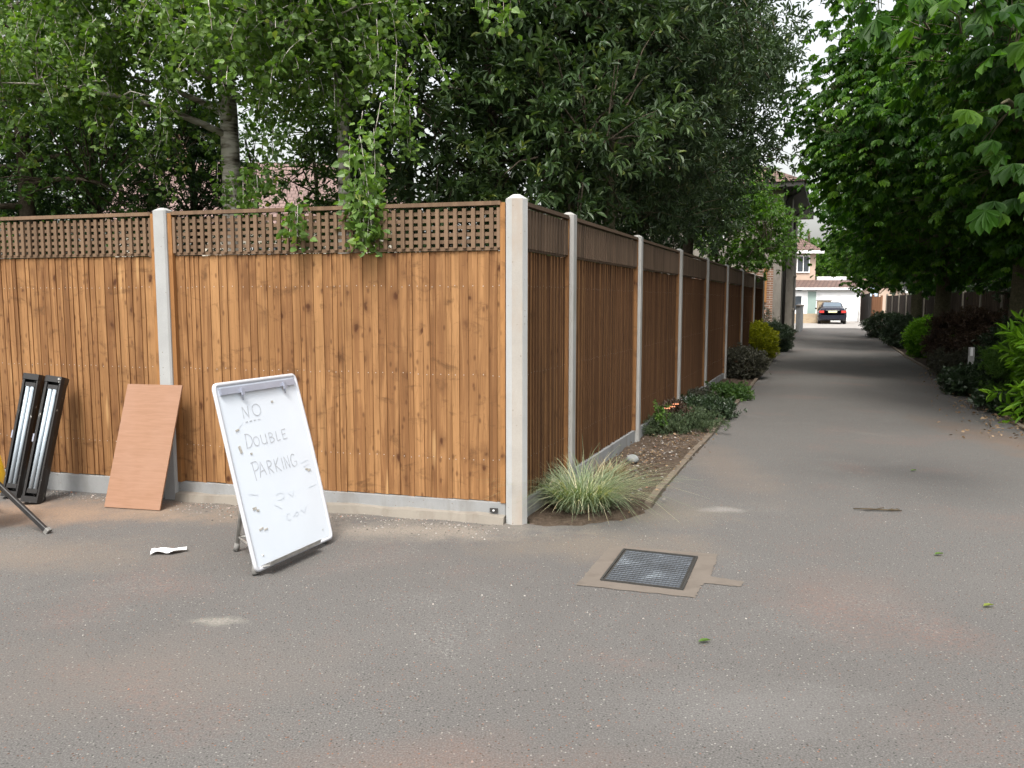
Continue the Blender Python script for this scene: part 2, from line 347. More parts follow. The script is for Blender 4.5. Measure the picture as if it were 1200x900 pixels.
# ------------------------------------------------------------ mesh helpers
class MB:
    def __init__(s): s.v = []; s.f = []; s.mi = []; s.r = []; s.sm = []
    def add(s, vs, fs, mi=0, rnd=None, smooth=False):
        o = len(s.v); rnd = random.random() if rnd is None else rnd
        s.v += [tuple(v) for v in vs]; s.r += [rnd] * len(vs)
        for f in fs: s.f.append(tuple(i + o for i in f)); s.mi.append(mi); s.sm.append(smooth)
        return s
    def box(s, c, d, rot=None, mi=0, rnd=None, bev=0):
        x, y, z = [q / 2 for q in d]
        if bev:
            b = bev; vs = []
            for zz in (-z, z):
                for (a, e) in ((-x + b, -y), (x - b, -y), (x, -y + b), (x, y - b), (x - b, y), (-x + b, y), (-x, y - b), (-x, -y + b)): vs.append((a, e, zz))
            fs = [tuple(range(7, -1, -1)), tuple(range(8, 16))] + [(i, (i + 1) % 8, 8 + (i + 1) % 8, 8 + i) for i in range(8)]
        else:
            vs = [(-x, -y, -z), (x, -y, -z), (x, y, -z), (-x, y, -z), (-x, -y, z), (x, -y, z), (x, y, z), (-x, y, z)]
            fs = [(0, 3, 2, 1), (4, 5, 6, 7), (0, 1, 5, 4), (1, 2, 6, 5), (2, 3, 7, 6), (3, 0, 4, 7)]
        c = Vector(c)
        vs = [(rot @ Vector(v) if rot else Vector(v)) + c for v in vs]
        return s.add(vs, fs, mi, rnd)
    def tube(s, pts, rad, n=8, mi=0, rnd=None, cap=True, smooth=True):
        pts = [Vector(p) for p in pts]; k = len(pts)
        rad = [rad] * k if not hasattr(rad, '__len__') else rad
        vs = []; ref = None
        for i, p in enumerate(pts):
            d = (pts[min(i + 1, k - 1)] - pts[max(i - 1, 0)])
            d = d.normalized() if d.length > 1e-9 else Vector((0, 0, 1))
            if ref is None: ref = d.orthogonal().normalized()
            ref = (ref - d * ref.dot(d)); ref = ref.normalized() if ref.length > 1e-6 else d.orthogonal().normalized()
            q = d.cross(ref)
            for j in range(n):
                a = 2 * math.pi * j / n; vs.append(p + (ref * math.cos(a) + q * math.sin(a)) * rad[i])
        fs = [(i * n + j, i * n + (j + 1) % n, (i + 1) * n + (j + 1) % n, (i + 1) * n + j) for i in range(k - 1) for j in range(n)]
        if cap: fs += [tuple(range(n - 1, -1, -1)), tuple((k - 1) * n + j for j in range(n))]
        return s.add(vs, fs, mi, rnd, smooth)
    def prism(s, poly, z0, z1, mi=0, rnd=None):
        n = len(poly); vs = [(p[0], p[1], z0) for p in poly] + [(p[0], p[1], z1) for p in poly]
        return s.add(vs, [tuple(range(n - 1, -1, -1)), tuple(range(n, 2 * n))] + [(i, (i + 1) % n, n + (i + 1) % n, n + i) for i in range(n)], mi, rnd)
    def build(s, name, mats, parent=None, loc=None, rz=None):
        me = bpy.data.meshes.new(name); me.from_pydata(s.v, [], s.f)
        mats = mats if isinstance(mats, (list, tuple)) else [mats]
        for m in mats: me.materials.append(m)
        me.polygons.foreach_set('material_index', s.mi); me.polygons.foreach_set('use_smooth', s.sm)
        a = me.attributes.new('rnd', 'FLOAT', 'POINT'); a.data.foreach_set('value', s.r)
        me.update(); o = bpy.data.objects.new(name, me); col.objects.link(o)
        if parent: o.parent = parent
        if loc is not None: o.location = loc
        if rz is not None: o.rotation_euler.z = rz
        return o

def tag(o, label=None, cat=None, group=None, kind=None):
    if label: o['label'] = label
    if cat: o['category'] = cat
    if group: o['group'] = group
    if kind: o['kind'] = kind
    return o
def empty(name, loc, rz=0, label=None, cat=None, group=None):
    o = bpy.data.objects.new(name, None); col.objects.link(o); o.location = loc; o.rotation_euler.z = rz
    o.empty_display_size = .2
    return tag(o, label, cat, group)

def np_mesh(name, V, Q, rnd, mats, parent=None, mi=None, smooth=False):
    me = bpy.data.meshes.new(name); V = np.asarray(V, np.float32); Q = np.asarray(Q, np.int32)
    me.vertices.add(len(V)); me.vertices.foreach_set('co', V.ravel())
    me.loops.add(Q.size); me.loops.foreach_set('vertex_index', Q.ravel())
    me.polygons.add(len(Q)); me.polygons.foreach_set('loop_start', np.arange(0, Q.size, Q.shape[1], dtype=np.int32))
    for m in (mats if isinstance(mats, (list, tuple)) else [mats]): me.materials.append(m)
    if mi is not None: me.polygons.foreach_set('material_index', mi)
    me.polygons.foreach_set('use_smooth', np.full(len(Q), smooth))
    a = me.attributes.new('rnd', 'FLOAT', 'POINT'); a.data.foreach_set('value', np.asarray(rnd, np.float32))
    me.update(calc_edges=True); o = bpy.data.objects.new(name, me); col.objects.link(o)
    if parent: o.parent = parent
    return o

def unit(a): return a / np.maximum(np.linalg.norm(a, axis=-1, keepdims=True), 1e-9)
# leaf outlines: x along the leaf, y across, z lift (a fold along the midrib, a droop to the tip)
T_OVAL = (np.array([(0, 0, 0), (.35, .5, .10), (.72, .38, .06), (1, 0, -.10), (.72, -.38, .06), (.35, -.5, .10)], float), [(0, 3, 2, 1), (0, 5, 4, 3)])
T_OBOV = (np.array([(0, 0, 0), (.45, .42, .05), (.78, .5, .02), (1, 0, -.22), (.78, -.5, .02), (.45, -.42, .05)], float), [(0, 3, 2, 1), (0, 5, 4, 3)])
T_BIRCH = (np.array([(0, 0, 0), (.22, .5, .05), (.55, .40, .03), (1, 0, -.08), (.55, -.40, .03), (.22, -.5, .05)], float), [(0, 3, 2, 1), (0, 5, 4, 3)])
T_BLADE = (np.array([(0, -.5, 0), (0, .5, 0), (1, .05, 0), (1, -.05, 0)], float), [(0, 1, 2, 3)])
def leaves(P, A, N, L, W, tmpl):
    """vectorised leaves: positions, axes, normals, lengths, widths -> verts, quads"""
    T, F_ = tmpl; A = unit(A); B = unit(np.cross(N, A)); N = np.cross(A, B)
    V = P[:, None] + T[None, :, 0:1] * (A * L[:, None])[:, None] + T[None, :, 1:2] * (B * W[:, None])[:, None] + T[None, :, 2:3] * (N * L[:, None])[:, None]
    k = len(T); Q = (np.arange(len(P)) * k)[:, None, None] + np.array(F_)[None]
    return V.reshape(-1, 3), Q.reshape(-1, 4), k

def shoots(B, D, n, slen, size, aspect, spread, droop, tmpl, jitter=.25, upn=1.0):
    """n leaves set spirally along each shoot"""
    m = len(B); D = unit(D)
    ref = np.where(np.abs(D[:, 2:3]) > .9, np.array([[1., 0, 0]]), np.array([[0, 0, 1.]]))
    U = unit(np.cross(D, ref)); W_ = np.cross(D, U)
    t = (np.arange(n)[None] + rng.random((m, n))) / n
    ph = np.arange(n)[None] * 2.4 + rng.random((m, 1)) * 6.28 + rng.normal(0, .3, (m, n))
    sp = spread * (1.15 - .55 * t)
    A = D[:, None] * np.cos(sp)[..., None] + (U[:, None] * np.cos(ph)[..., None] + W_[:, None] * np.sin(ph)[..., None]) * np.sin(sp)[..., None]
    A = A + np.array([0, 0, -droop]) + rng.normal(0, jitter * .5, A.shape)
    P = B[:, None] + D[:, None] * (t * slen)[..., None]
    A = unit(A.reshape(-1, 3)); P = P.reshape(-1, 3)
    Nn = np.array([0, 0, upn]) + rng.normal(0, .45, A.shape) + (A * [1, 1, 0]) * .3
    L = size * rng.uniform(.65, 1.2, len(P))
    return leaves(P, A, Nn, L, L * aspect, tmpl)

def blob_points(blobs, n, shell=.55, bumps=.16):
    """cluster centres filling a union of ellipsoids, more of them near the outside"""
    vol = np.array([r[0] * r[1] * r[2] for _, r in blobs]); cnt = rng.multinomial(n, vol / vol.sum())
    P = []; O = []
    for (c, r), k in zip(blobs, cnt):
        d = unit(rng.normal(size=(k, 3))); s = shell + (1 - shell) * rng.random(k) ** .6
        ph = rng.random(6) * 6.28
        lump = 1 + bumps * (np.sin(d[:, 0] * 7 + ph[0]) * np.sin(d[:, 1] * 6 + ph[1]) + np.sin(d[:, 2] * 8 + ph[2]) * np.sin(d[:, 0] * 5 + ph[3]))
        p = np.array(c) + d * np.array(r) * (s * lump)[:, None]; P.append(p); O.append(unit(d / np.array(r)))
    return np.concatenate(P), np.concatenate(O)

def skeleton(mb, base, trunk_top, r0, P, nl=9, twig=.008, split_lo=.3, n=7, lean=None, twigs=True, rtip=.35, inner=.12, twig_max=.55):
    """tapered trunk, curved limbs to spread-out targets, twigs from limbs to the leaf clusters"""
    base = Vector(base); top = Vector(trunk_top)
    k = 9; tp = []
    for i in range(k):
        t = i / (k - 1); p = base.lerp(top, t); w_ = .05 * (top - base).length * .35
        tp.append(p + Vector((math.sin(t * 5 + base.x) * w_ * t, math.cos(t * 4 + base.y) * w_ * t, 0)))
    rr = [r0 * (1.25 if i == 0 else 1) * (1 - (1 - rtip) * i / (k - 1)) for i in range(k)]
    mb.tube(tp, rr, 12)
    sel = [int(rng.integers(len(P)))]; dist = np.linalg.norm(P - P[sel[0]], axis=1)
    for _ in range(nl - 1):
        j = int(np.argmax(dist)); sel.append(j); dist = np.minimum(dist, np.linalg.norm(P - P[j], axis=1))
    anchors = []
    for j in sel:
        e = Vector(P[j]); e = e.lerp(Vector((top.x, top.y, e.z)), inner); t = split_lo + (1 - split_lo) * min(1, max(0, (e.z - base.z) / max(.1, (top.z - base.z)) * .75 - .05)) * random.uniform(.75, 1)
        t = min(.98, t); i = min(k - 2, int(t * (k - 1))); s = tp[i].lerp(tp[i + 1], t * (k - 1) - i)
        m_ = s.lerp(e, .5) + Vector((random.uniform(-.2, .2), random.uniform(-.2, .2), (e - s).length * .12))
        pts = [(s * (1 - q) ** 2 + m_ * 2 * q * (1 - q) + e * q * q) for q in [x / 7 for x in range(8)]]
        r1 = r0 * .42 * (1 - .4 * t); mb.tube(pts, [r1 * (1 - .85 * x / 7) for x in range(8)], n)
        anchors += pts[2:]
    anchors += tp[4:]
    if twigs:
        An = np.array([tuple(a) for a in anchors])
        for p in P:
            a = Vector(An[int(np.argmin(np.linalg.norm(An - p, axis=1)))]); e = Vector(p)
            if (e - a).length > twig_max: a = e + (a - e) * (twig_max / (e - a).length)
            mid = a.lerp(e, .5) + Vector((0, 0, .06 * (e - a).length)) + Vector((random.uniform(-.04, .04), random.uniform(-.04, .04), 0))
            mb.tube([a, mid, e], [twig * 1.6, twig, twig * .5], 4, cap=False)

def merge(parts):
    V = []; Q = []; Rn = []; o = 0
    for v, q, k, r in parts: V.append(v); Q.append(q + o); Rn.append(r); o += len(v)
    return np.concatenate(V), np.concatenate(Q), np.concatenate(Rn)
def per_leaf(v, k, lo=0, hi=1, group=1):
    m = len(v) // k; g = rng.random((m + group - 1) // group)
    r = np.repeat(g, group)[:m] * .5 + rng.random(m) * .5
    return np.repeat(lo + (hi - lo) * r, k)

def cluster_shoots(P, O, per, spread, up=.2, down=0):
    m = len(P); B = np.repeat(P, per, 0) + rng.normal(0, spread, (m * per, 3)) * [1, 1, .7]
    D = np.repeat(O, per, 0) * .7 + rng.normal(0, .55, (m * per, 3)) + [0, 0, up - down]
    return B, D

# ------------------------------------------------------------ trees
def evergreen(name, label, cat, base, top, r0, blobs, nc, mat, size, aspect=.34, per=7, nl=10, bark='bark', group=None, loc_sp=.19, shell=.45, leaves_n=8, twigs=True, spread=.95, tmpl=T_OVAL, droop=.05, up=.25):
    t = empty(name, base, 0, label, cat, group)
    P, O = blob_points(blobs, nc, shell); P = P[P[:, 2] > .5]; O = O[:len(P)]
    b = np.array(base)
    tr = MB(); skeleton(tr, (0, 0, 0), Vector(top) - Vector(base), r0, P - b, nl, twigs=twigs)
    tr.build('trunk', M[bark], t)
    B, D = cluster_shoots(P - b, O, per, loc_sp, up)
    v, q, k = shoots(B, D, leaves_n, size * 1.3, size, aspect, spread, droop, tmpl)
    r = per_leaf(v, k, group=leaves_n)
    np_mesh('crown', v, q, r, mat, t); return t

# two silver birches
def birch(label, base, top, r0, blobs, nc, strands_extra=(), slen=(.12, .50), lsize=.056, seedoff=0, keep=None):
    t = empty('birch_tree', base, 0, label, 'tree', 'birch trees behind the front fence')
    P, O = blob_points(blobs, nc, .25, .2)
    if keep is not None:
        kk = keep(P); P, O = P[kk], O[kk]
    b = np.array(base); tr = MB(); skeleton(tr, (0, 0, 0), Vector(top) - Vector(base), r0, P - b, 12, twig=.006, split_lo=.25, rtip=.55)
    parts = []
    S = []; 
    for p in P:
        for _ in range(6): S.append((p + rng.normal(0, .2, 3), rng.uniform(*slen) * rng.random() ** .5))
    for (p, l) in strands_extra: S.append((np.array(p), l))
    LP = []; LA = []; tw = MB()
    for si, (p, l) in enumerate(S):
        d = rng.normal(0, .38 if si < len(S) - len(strands_extra) else .08, 2); n = int(l / .028) + 2
        s = np.linspace(0, 1, n); path = p + np.stack([d[0] * s * (1 - .4 * s) * l * 2, d[1] * s * (1 - .4 * s) * l * 2, -s * l], 1)
        tr.tube([Vector(x) - Vector(base) for x in path[::max(1, n // 4)]], .003, 3, cap=False)
        m = n * 3; i = rng.integers(0, n, m); a = unit(rng.normal(0, 1, (m, 3)) * [1, 1, .5] + [0, 0, -.6])
        LP.append(path[i] + a * .02 + rng.normal(0, .034, (m, 3)) - b); LA.append(a)
    LP = np.concatenate(LP); LA = np.concatenate(LA)
    N = rng.normal(0, 1, LA.shape); L = lsize * rng.uniform(.65, 1.25, len(LP))
    v, q, k = leaves(LP, LA, N, L, L * .78, T_BIRCH)
    tr.build('trunk', M['birch_bark'], t); np_mesh('crown', v, q, per_leaf(v, k), M['leaf_birch'], t); return t

birch('tall birch tree with the thicker patchy trunk, behind the trellis near the left concrete post', (-3.25, 9.5, 0), (-3.2, 9.5, 7.2), .125,
      [((-3.9, 9.0, 5.3), (1.9, 1.5, 2.0)), ((-2.6, 9.4, 5.6), (1.5, 1.5, 1.9)), ((-4.6, 8.4, 4.2), (1.3, 1.0, 1.1))], 430,
      [((AT(x, y, 8.3)), l) for x, y, l in [(270, 205, .3), (285, 195, .35), (300, 200, .35), (255, 190, .3), (310, 190, .3), (262, 215, .25), (295, 215, .28)]],
      keep=lambda P: ~(((P[:, 0] > -3.0) & (P[:, 2] < 4.4) & (rng.random(len(P)) < .45)) | ((np.abs(P[:, 0] / P[:, 1] + .338) < .032) & (P[:, 2] < 4.5) & (rng.random(len(P)) < .8)) | ((P[:, 2] < 3.3) & (rng.random(len(P)) < .5))))
birch('slender birch tree with a pale straight trunk, its leafy twigs hanging over the trellis', (-1.80, 8.6, 0), (-1.7, 8.5, 7.0), .075,
      [((-1.95, 7.6, 5.0), (1.1, 1.5, 1.5)), ((-1.5, 6.9, 4.3), (.75, 1.0, 1.0)), ((-2.3, 7.0, 4.9), (.9, 1.0, .9)), ((-1.9, 6.6, 3.9), (.7, .6, .6))], 350,
      [((AT(x, y, Y)), l) for x, y, Y, l in [(425, 130, 5.75, .85), (438, 150, 5.8, .75), (415, 180, 5.65, .62), (430, 205, 5.7, .5), (446, 120, 5.9, .7), (410, 160, 5.7, .6), (440, 190, 5.75, .45),
        (422, 160, 5.6, .75), (345, 235, 5.75, .28), (349, 240, 5.72, .24), (343, 245, 5.78, .2), (428, 226, 5.62, .35), (436, 232, 5.62, .3), (420, 235, 5.6, .3), (300, 190, 6.6, .3), (285, 205, 6.6, .3), (320, 150, 6.8, .5), (470, 90, 6.5, .6), (480, 110, 6.5, .5), (465, 60, 6.4, .6),
        (575, -20, 5.6, .25), (590, -10, 5.5, .25), (600, -25, 5.5, .3), (560, -25, 5.6, .2)]],
      slen=(.12, .5), keep=lambda P: ~((np.abs(P[:, 0] / P[:, 1] + .207) < .022) & (P[:, 2] < 4.4) & (rng.random(len(P)) < .9)))

evergreen('broadleaf_tree', 'mid green tree with fine leaves filling the top left corner above the fence', 'tree', (-6.4, 10.8, 0), (-6.1, 10.6, 6.4), .13,
          [((-6.6, 10.4, 4.7), (1.7, 1.6, 1.9)), ((-5.0, 10.9, 5.0), (1.7, 1.4, 2.0)), ((-7.6, 10.2, 3.8), (1.6, 1.4, 1.5)), ((-5.2, 10.3, 3.3), (1.3, 1.0, 1.1))], 640, M['leaf_hazel'], .07, .72, per=6, leaves_n=7, loc_sp=.22, tmpl=T_BIRCH, droop=.3)
evergreen('young_tree', 'thin young tree with sparse leaves between the two birch trunks', 'tree', (-3.1, 13.4, 0), (-3.1, 13.3, 5.0), .05,
          [((-3.3, 13.2, 3.4), (1.1, .9, 1.7)), ((-2.5, 13.0, 3.2), (.8, .8, 1.4))], 270, M['leaf_hazel'], .085, .6, per=5, leaves_n=6, loc_sp=.2, tmpl=T_BIRCH, droop=.2)
# cypress trees: drooping flat sprays
def cypress(label, base, h, r, n):
    t = empty('cypress_tree', base, 0, label, 'tree', 'cypress trees behind the front fence'); tr = MB()
    tr.tube([(0, 0, 0), (0.03, 0, h * .5), (0, .02, h)], [.12, .08, .02], 8); 
    z = rng.random(n) ** .8 * h; a = rng.random(n) * 6.28; rad = r * (1 - (z / h) ** 1.7) * rng.uniform(.6, 1.05, n) + .1
    P = np.stack([np.cos(a) * rad, np.sin(a) * rad, z], 1); O = np.stack([np.cos(a), np.sin(a), np.full(n, .1)], 1)
    for i in range(0, n, 3): tr.tube([(0, 0, max(.2, z[i] - .35)), P[i] * [.6, .6, 1], P[i]], [.014, .009, .004], 4, cap=False)
    B, D = cluster_shoots(P, O, 4, .09, -.1)
    v, q, k = shoots(B, D, 12, .24, .075, .30, .75, .12, T_OVAL)
    tr.build('trunk', M['bark'], t); np_mesh('crown', v, q, per_leaf(v, k, group=12), M['leaf_conifer'], t)
cypress('dark green cypress at the far left edge, behind the trellis', (-7.7, 11.8, 0), 5.2, 1.3, 560)
cypress('dark green cypress behind the trellis, left of the left concrete post', (-6.1, 12.2, 0), 5.0, 1.35, 560)
cypress('dark green cypress between the left concrete post and the thicker birch trunk', (-4.6, 12.0, 0), 4.3, 1.15, 480)

evergreen('laurel_tree', 'dark glossy laurel right behind the trellis, next to the hanging birch twigs', 'tree', (-.3, 9.4, 0), (-.2, 9.3, 5.6), .10,
          [((-.45, 9.0, 3.7), (1.35, 1.2, 2.3)), ((.5, 8.9, 4.2), (1.15, 1.0, 2.1)), ((-.3, 9.3, 5.6), (1.6, 1.3, 1.3))], 540, M['leaf_laurel'], .115, group='dark evergreen trees behind the fences')
evergreen('laurel_tree', 'dark laurel farther back in the garden, filling the gap between birch and glossy laurel', 'tree', (-1.6, 12.2, 0), (-1.4, 12.0, 5.2), .10,
          [((-1.3, 12.0, 4.0), (1.5, 1.2, 2.6)), ((.6, 12.4, 4.0), (1.5, 1.2, 2.8))], 360, M['leaf_laurel'], .13, group='dark evergreen trees behind the fences')
evergreen('holm_oak_tree', 'grey green holm oak with two bare stems showing above the second lane fence panel', 'tree', (1.15, 10.6, 0), (1.3, 10.7, 5.6), .10,
          [((1.3, 10.9, 4.2), (1.35, 1.5, 1.7)), ((2.0, 12.3, 4.1), (1.3, 1.5, 2.1)), ((.9, 10.2, 5.0), (1.4, 1.2, 1.2)), ((1.9, 11.3, 5.4), (1.6, 1.5, 1.2))], 760, M['leaf_holm'], .105, .32, bark='bark_green', group='dark evergreen trees behind the fences', up=.3)
evergreen('holm_oak_tree', 'grey green holm oak leaning over the far lane fence panels', 'tree', (3.3, 16.2, 0), (3.5, 16, 5.8), .14,
          [((3.0, 15.2, 4.1), (1.2, 1.8, 2.0)), ((4.1, 16.6, 5.2), (1.5, 1.9, 1.5)), ((2.6, 17.6, 3.4), (1.5, 1.4, 1.6)), ((3.2, 15.8, 6.2), (1.6, 2.0, 1.2)), ((3.9, 14.6, 5.9), (.9, 1.4, 1.2))], 720, M['leaf_holm'], .12, .34, group='dark evergreen trees behind the fences')
evergreen('small_tree', 'small pale green tree leaning over the far end of the lane fence', 'tree', (5.4, 22.3, 0), (5.5, 22, 3.8), .08,
          [((5.7, 21.2, 3.2), (1.1, 1.3, 1.3)), ((6.9, 22.6, 3.3), (.85, 1.0, 1.0)), ((5.6, 21.4, 4.3), (1.1, 1.1, .8))], 400, M['leaf_spring'], .10, .6, per=5, leaves_n=7, tmpl=T_BIRCH, droop=.25)

# horse chestnuts: palmate leaves of seven drooping leaflets
def chestnut(label, base, top, r0, blobs, nc, extra=(), per=4, size=.17, shell=.55):
    t = empty('chestnut_tree', base, 0, label, 'tree', 'horse chestnuts along the right of the lane')
    P, O = blob_points(blobs, nc, shell, .14)
    if len(extra): 
        P = np.concatenate([P, np.array(extra)]); O = np.concatenate([O, np.tile([[-.5, -.6, .1]], (len(extra), 1))])
    b = np.array(base); tr = MB(); skeleton(tr, (0, 0, 0), Vector(top) - Vector(base), r0, P - b, 22, twig=.005, split_lo=.3, inner=.3)
    m = len(P) * per
    C = np.repeat(P - b, per, 0) + rng.normal(0, .19, (m, 3)) * [1, 1, .55]
    out = unit(np.repeat(O, per, 0) * [1, 1, .3] + rng.normal(0, .5, (m, 3)) * [1, 1, .3])     # the way the leaf stalk points
    tilt = unit(out * .5 + np.array([0, 0, 1]) + rng.normal(0, .25, (m, 3)))                     # normal of the whole leaf
    fx = unit(out - tilt * (out * tilt).sum(1, keepdims=True)); fy = np.cross(tilt, fx)
    ang = np.radians([-100, -62, -30, 0, 30, 62, 100]); sl = np.array([.55, .8, .95, 1.0, .95, .8, .55])
    ls = size * rng.uniform(.7, 1.2, m)
    A = fx[:, None] * np.cos(ang)[None, :, None] + fy[:, None] * np.sin(ang)[None, :, None]
    A = unit(A + np.array([0, 0, -.38]) + rng.normal(0, .06, A.shape))
    N = np.repeat(tilt[:, None], 7, 1) + A * .35; L = ls[:, None] * sl[None]
    PP = np.repeat(C[:, None], 7, 1)
    v, q, k = leaves(PP.reshape(-1, 3), A.reshape(-1, 3), N.reshape(-1, 3), L.ravel(), L.ravel() * .40, T_OBOV)
    r = np.repeat(np.repeat(rng.random(m), 7) * .8 + rng.random(m * 7) * .2, k)
    tr.build('trunk', M['bark_green'], t); np_mesh('crown', v, q, r, M['leaf_chestnut'], t); return t
chestnut('nearest horse chestnut, its biggest leaves hanging in from the top right edge', (8.6, 13.9, 0), (8.2, 13.4, 6.2), .2,
         [((6.3, 9.8, 4.9), (1.7, 2.0, 1.8)), ((7.6, 11.2, 4.1), (1.8, 2.2, 1.6)), ((5.3, 7.8, 5.3), (1.2, 1.6, 1.0)), ((8.4, 12.6, 3.2), (1.7, 2.0, 1.1)), ((7.6, 9.2, 5.4), (1.8, 2.2, 1.8)), ((7.4, 8.6, 3.6), (1.1, 1.5, 1.0)), ((8.2, 11.6, 2.7), (1.1, 1.8, .8))], 1650,
         [AT(x, y, Y) for x, y, Y in [(1060, 5, 5.4), (1085, -10, 5.3), (1110, 10, 5.2), (1145, 0, 5.0), (1160, 12, 5.1), (1045, -15, 5.6), (1185, 30, 5.0), (1205, 60, 5.0),
                                      (1215, 225, 5.3), (1225, 240, 5.2), (1210, 150, 5.4), (1200, 120, 5.6), (1225, 200, 5.4), (1175, -10, 5.2), (1130, -15, 5.3)]])
chestnut('middle horse chestnut reaching out over the lane with bright green leaves', (10.1, 19.4, 0), (9.7, 18.4, 6.2), .2,
         [((7.3, 15.0, 4.3), (1.5, 2.2, 1.6)), ((9.0, 17.8, 3.7), (2.0, 2.4, 1.6)), ((6.9, 16.6, 5.5), (1.3, 2.0, 1.4)), ((8.8, 14.6, 4.2), (1.7, 2.0, 1.8)), ((8.6, 16.6, 5.9), (2.0, 2.3, 1.3)), ((10.6, 19.5, 3.0), (1.7, 2.4, 1.2)), ((7.5, 16.0, 6.9), (1.6, 2.0, 1.3)), ((6.6, 15.6, 4.7), (1.15, 1.8, 1.4)), ((10.3, 17.2, 2.7), (1.2, 2.4, .9))], 2050)
chestnut('farthest horse chestnut, its low branches framing the house at the end', (13.6, 27.6, 0), (12.8, 26.4, 6.4), .2,
         [((10.8, 24.2, 4.7), (1.5, 2.8, 1.9)), ((12.6, 27.0, 3.8), (2.0, 3.2, 2.0)), ((10.9, 26.6, 6.0), (1.5, 2.5, 1.4)), ((14.4, 33.0, 3.6), (1.6, 3.4, 1.7)), ((12.6, 23.0, 3.1), (1.6, 2.4, 1.3)), ((9.9, 24.5, 5.1), (1.2, 2.0, 1.4)), ((13.8, 27.5, 2.9), (1.4, 3.2, 1.0))], 1400, size=.18)
# plain dark trees beyond the old fence on the right, and far trees behind the houses
evergreen('background_tree', 'dark tree standing behind the old fence on the right', 'tree', (12.6, 13.2, 0), (12.6, 13.2, 5), .16,
          [((11.9, 13.4, 3.0), (1.9, 2.6, 2.6)), ((13.2, 19.0, 3.2), (1.7, 3.4, 2.7)), ((10.8, 9.4, 3.0), (1.5, 2.0, 2.6)), ((16.6, 27, 3.2), (1.8, 4.5, 2.8)), ((19.5, 36, 3), (1.6, 4.5, 2.6))], 760, M['leaf_dark'], .17, .5, per=6)
evergreen('background_tree', 'bright green tree rising behind the garage roof of the far house', 'tree', (28, 78, 0), (28, 78, 8), .3,
          [((25.5, 77, 4.2), (4.5, 3, 2.6)), ((31, 78, 4.6), (4.5, 3, 3.2))], 420, M['leaf_spring'], .26, .7, per=8, loc_sp=.4, twigs=False)
evergreen('background_tree', 'pale green tree behind the peach house, seen left of its roof hip', 'tree', (20.0, 74, 0), (20, 74, 8), .3,
          [((20.5, 74, 7.2), (4.0, 3, 4.6))], 300, M['leaf_spring'], .28, .7, per=7, loc_sp=.4, twigs=False)
evergreen('background_tree', 'broad green tree beyond the pink roofed house on the left', 'tree', (-16, 34, 0), (-16, 34, 8), .3,
          [((-17, 34, 5), (5, 3, 4.0)), ((-9, 38, 3.5), (4, 3, 2.5))], 330, M['leaf_hazel'], .24, .7, per=7, loc_sp=.4, twigs=False)

# ------------------------------------------------------------ the ground
def sheet(name, poly, z, mat, nsub=0):
    mb = MB(); mb.add([(p[0], p[1], z) for p in poly], [tuple(range(len(poly)))]); o = mb.build(name, mat); tag(o, kind='structure'); return o
sheet('ground', [(-500, -300), (500, -300), (500, 700), (-500, 700)], -.012, M['ground'])
FD = Vector((-3.7, 1, 0)).normalized()                 # front fence runs this way from the corner
CORN = Vector((.03, 5.46, 0))
LD = Vector((.394, 1, 0)).normalized()                # lane fence runs this way
def lane(u): return CORN + Vector((.394 * u, u, 0))
bedL = [G(640, 617), G(700, 613), G(738, 606), G(757, 596), G(776, 572), G(803, 541), G(830, 513), G(876, 458), G(906, 421), G(918, 402)]
wallF = Vector((9.2, 28, 0)); 
bedL = [p.to_2d() for p in bedL] + [Vector((9.35, 28)), Vector((13.9, 40))]
laneR = [G(1019, 388), G(1064, 420), G(1100, 440), G(1133, 461), G(1200, 504)]
laneR = [p.to_2d() for p in laneR]; d_ = (laneR[-1] - laneR[0]).normalized()
laneR += [laneR[-1] + d_ * 4.5, Vector((5.4, 3.6)), Vector((8, 2.2)), Vector((14, 1.2))]
endL = Vector((14.6, 43.5)); 
asph = [Vector((-14, -6)), Vector((-14, 5.46 + 14 / 3.7))] + [CORN.to_2d()] + bedL + [Vector((15.2, 43.6)), Vector((18.9, 43.6))] + laneR + [Vector((14, -6))]
sheet('driveway', asph, .0, M['asphalt'])
sheet('forecourt', [(8, 43.6), (40, 43.6), (40, 62), (8, 62)], .004, M['forecourt'])
sheet('far_pavement', [(15.4, 43.62), (18.8, 43.62), (18.9, 45.2), (15.6, 45.2)], .008, M['asphalt'])

def bed(name, outline, z, mat, amp=.035, cell=.07):
    """bumpy soil inside an outline, as a gridded mesh"""
    xs = [p[0] for p in outline]; ys = [p[1] for p in outline]
    def inside(x, y):
        c = False; n = len(outline)
        for i in range(n):
            x1, y1 = outline[i]; x2, y2 = outline[(i + 1) % n]
            if (y1 > y) != (y2 > y) and x < (x2 - x1) * (y - y1) / (y2 - y1) + x1: c = not c
        return c
    nx = int((max(xs) - min(xs)) / cell) + 1; ny = int((max(ys) - min(ys)) / cell) + 1; idx = {}; mb = MB(); V = []; Fs = []
    def vid(i, j):
        if (i, j) not in idx:
            x = min(xs) + i * cell; y = min(ys) + j * cell; idx[(i, j)] = len(V)
            V.append((x, y, z + amp * (math.sin(x * 5.1 + y * 2.3) * math.sin(y * 4.3 - x) * .5 + random.uniform(-.35, .35)) if inside(x, y) else -.006))
        return idx[(i, j)]
    for i in range(nx):
        for j in range(ny):
            if any(inside(min(xs) + (i + a_) * cell, min(ys) + (j + b_) * cell) for a_ in (0, 1) for b_ in (0, 1)): Fs.append((vid(i, j), vid(i + 1, j), vid(i + 1, j + 1), vid(i, j + 1)))
    mb.add(V, Fs, smooth=True); o = mb.build(name, mat); return tag(o, kind='structure')
bl = [tuple(p) for p in bedL[2:]]
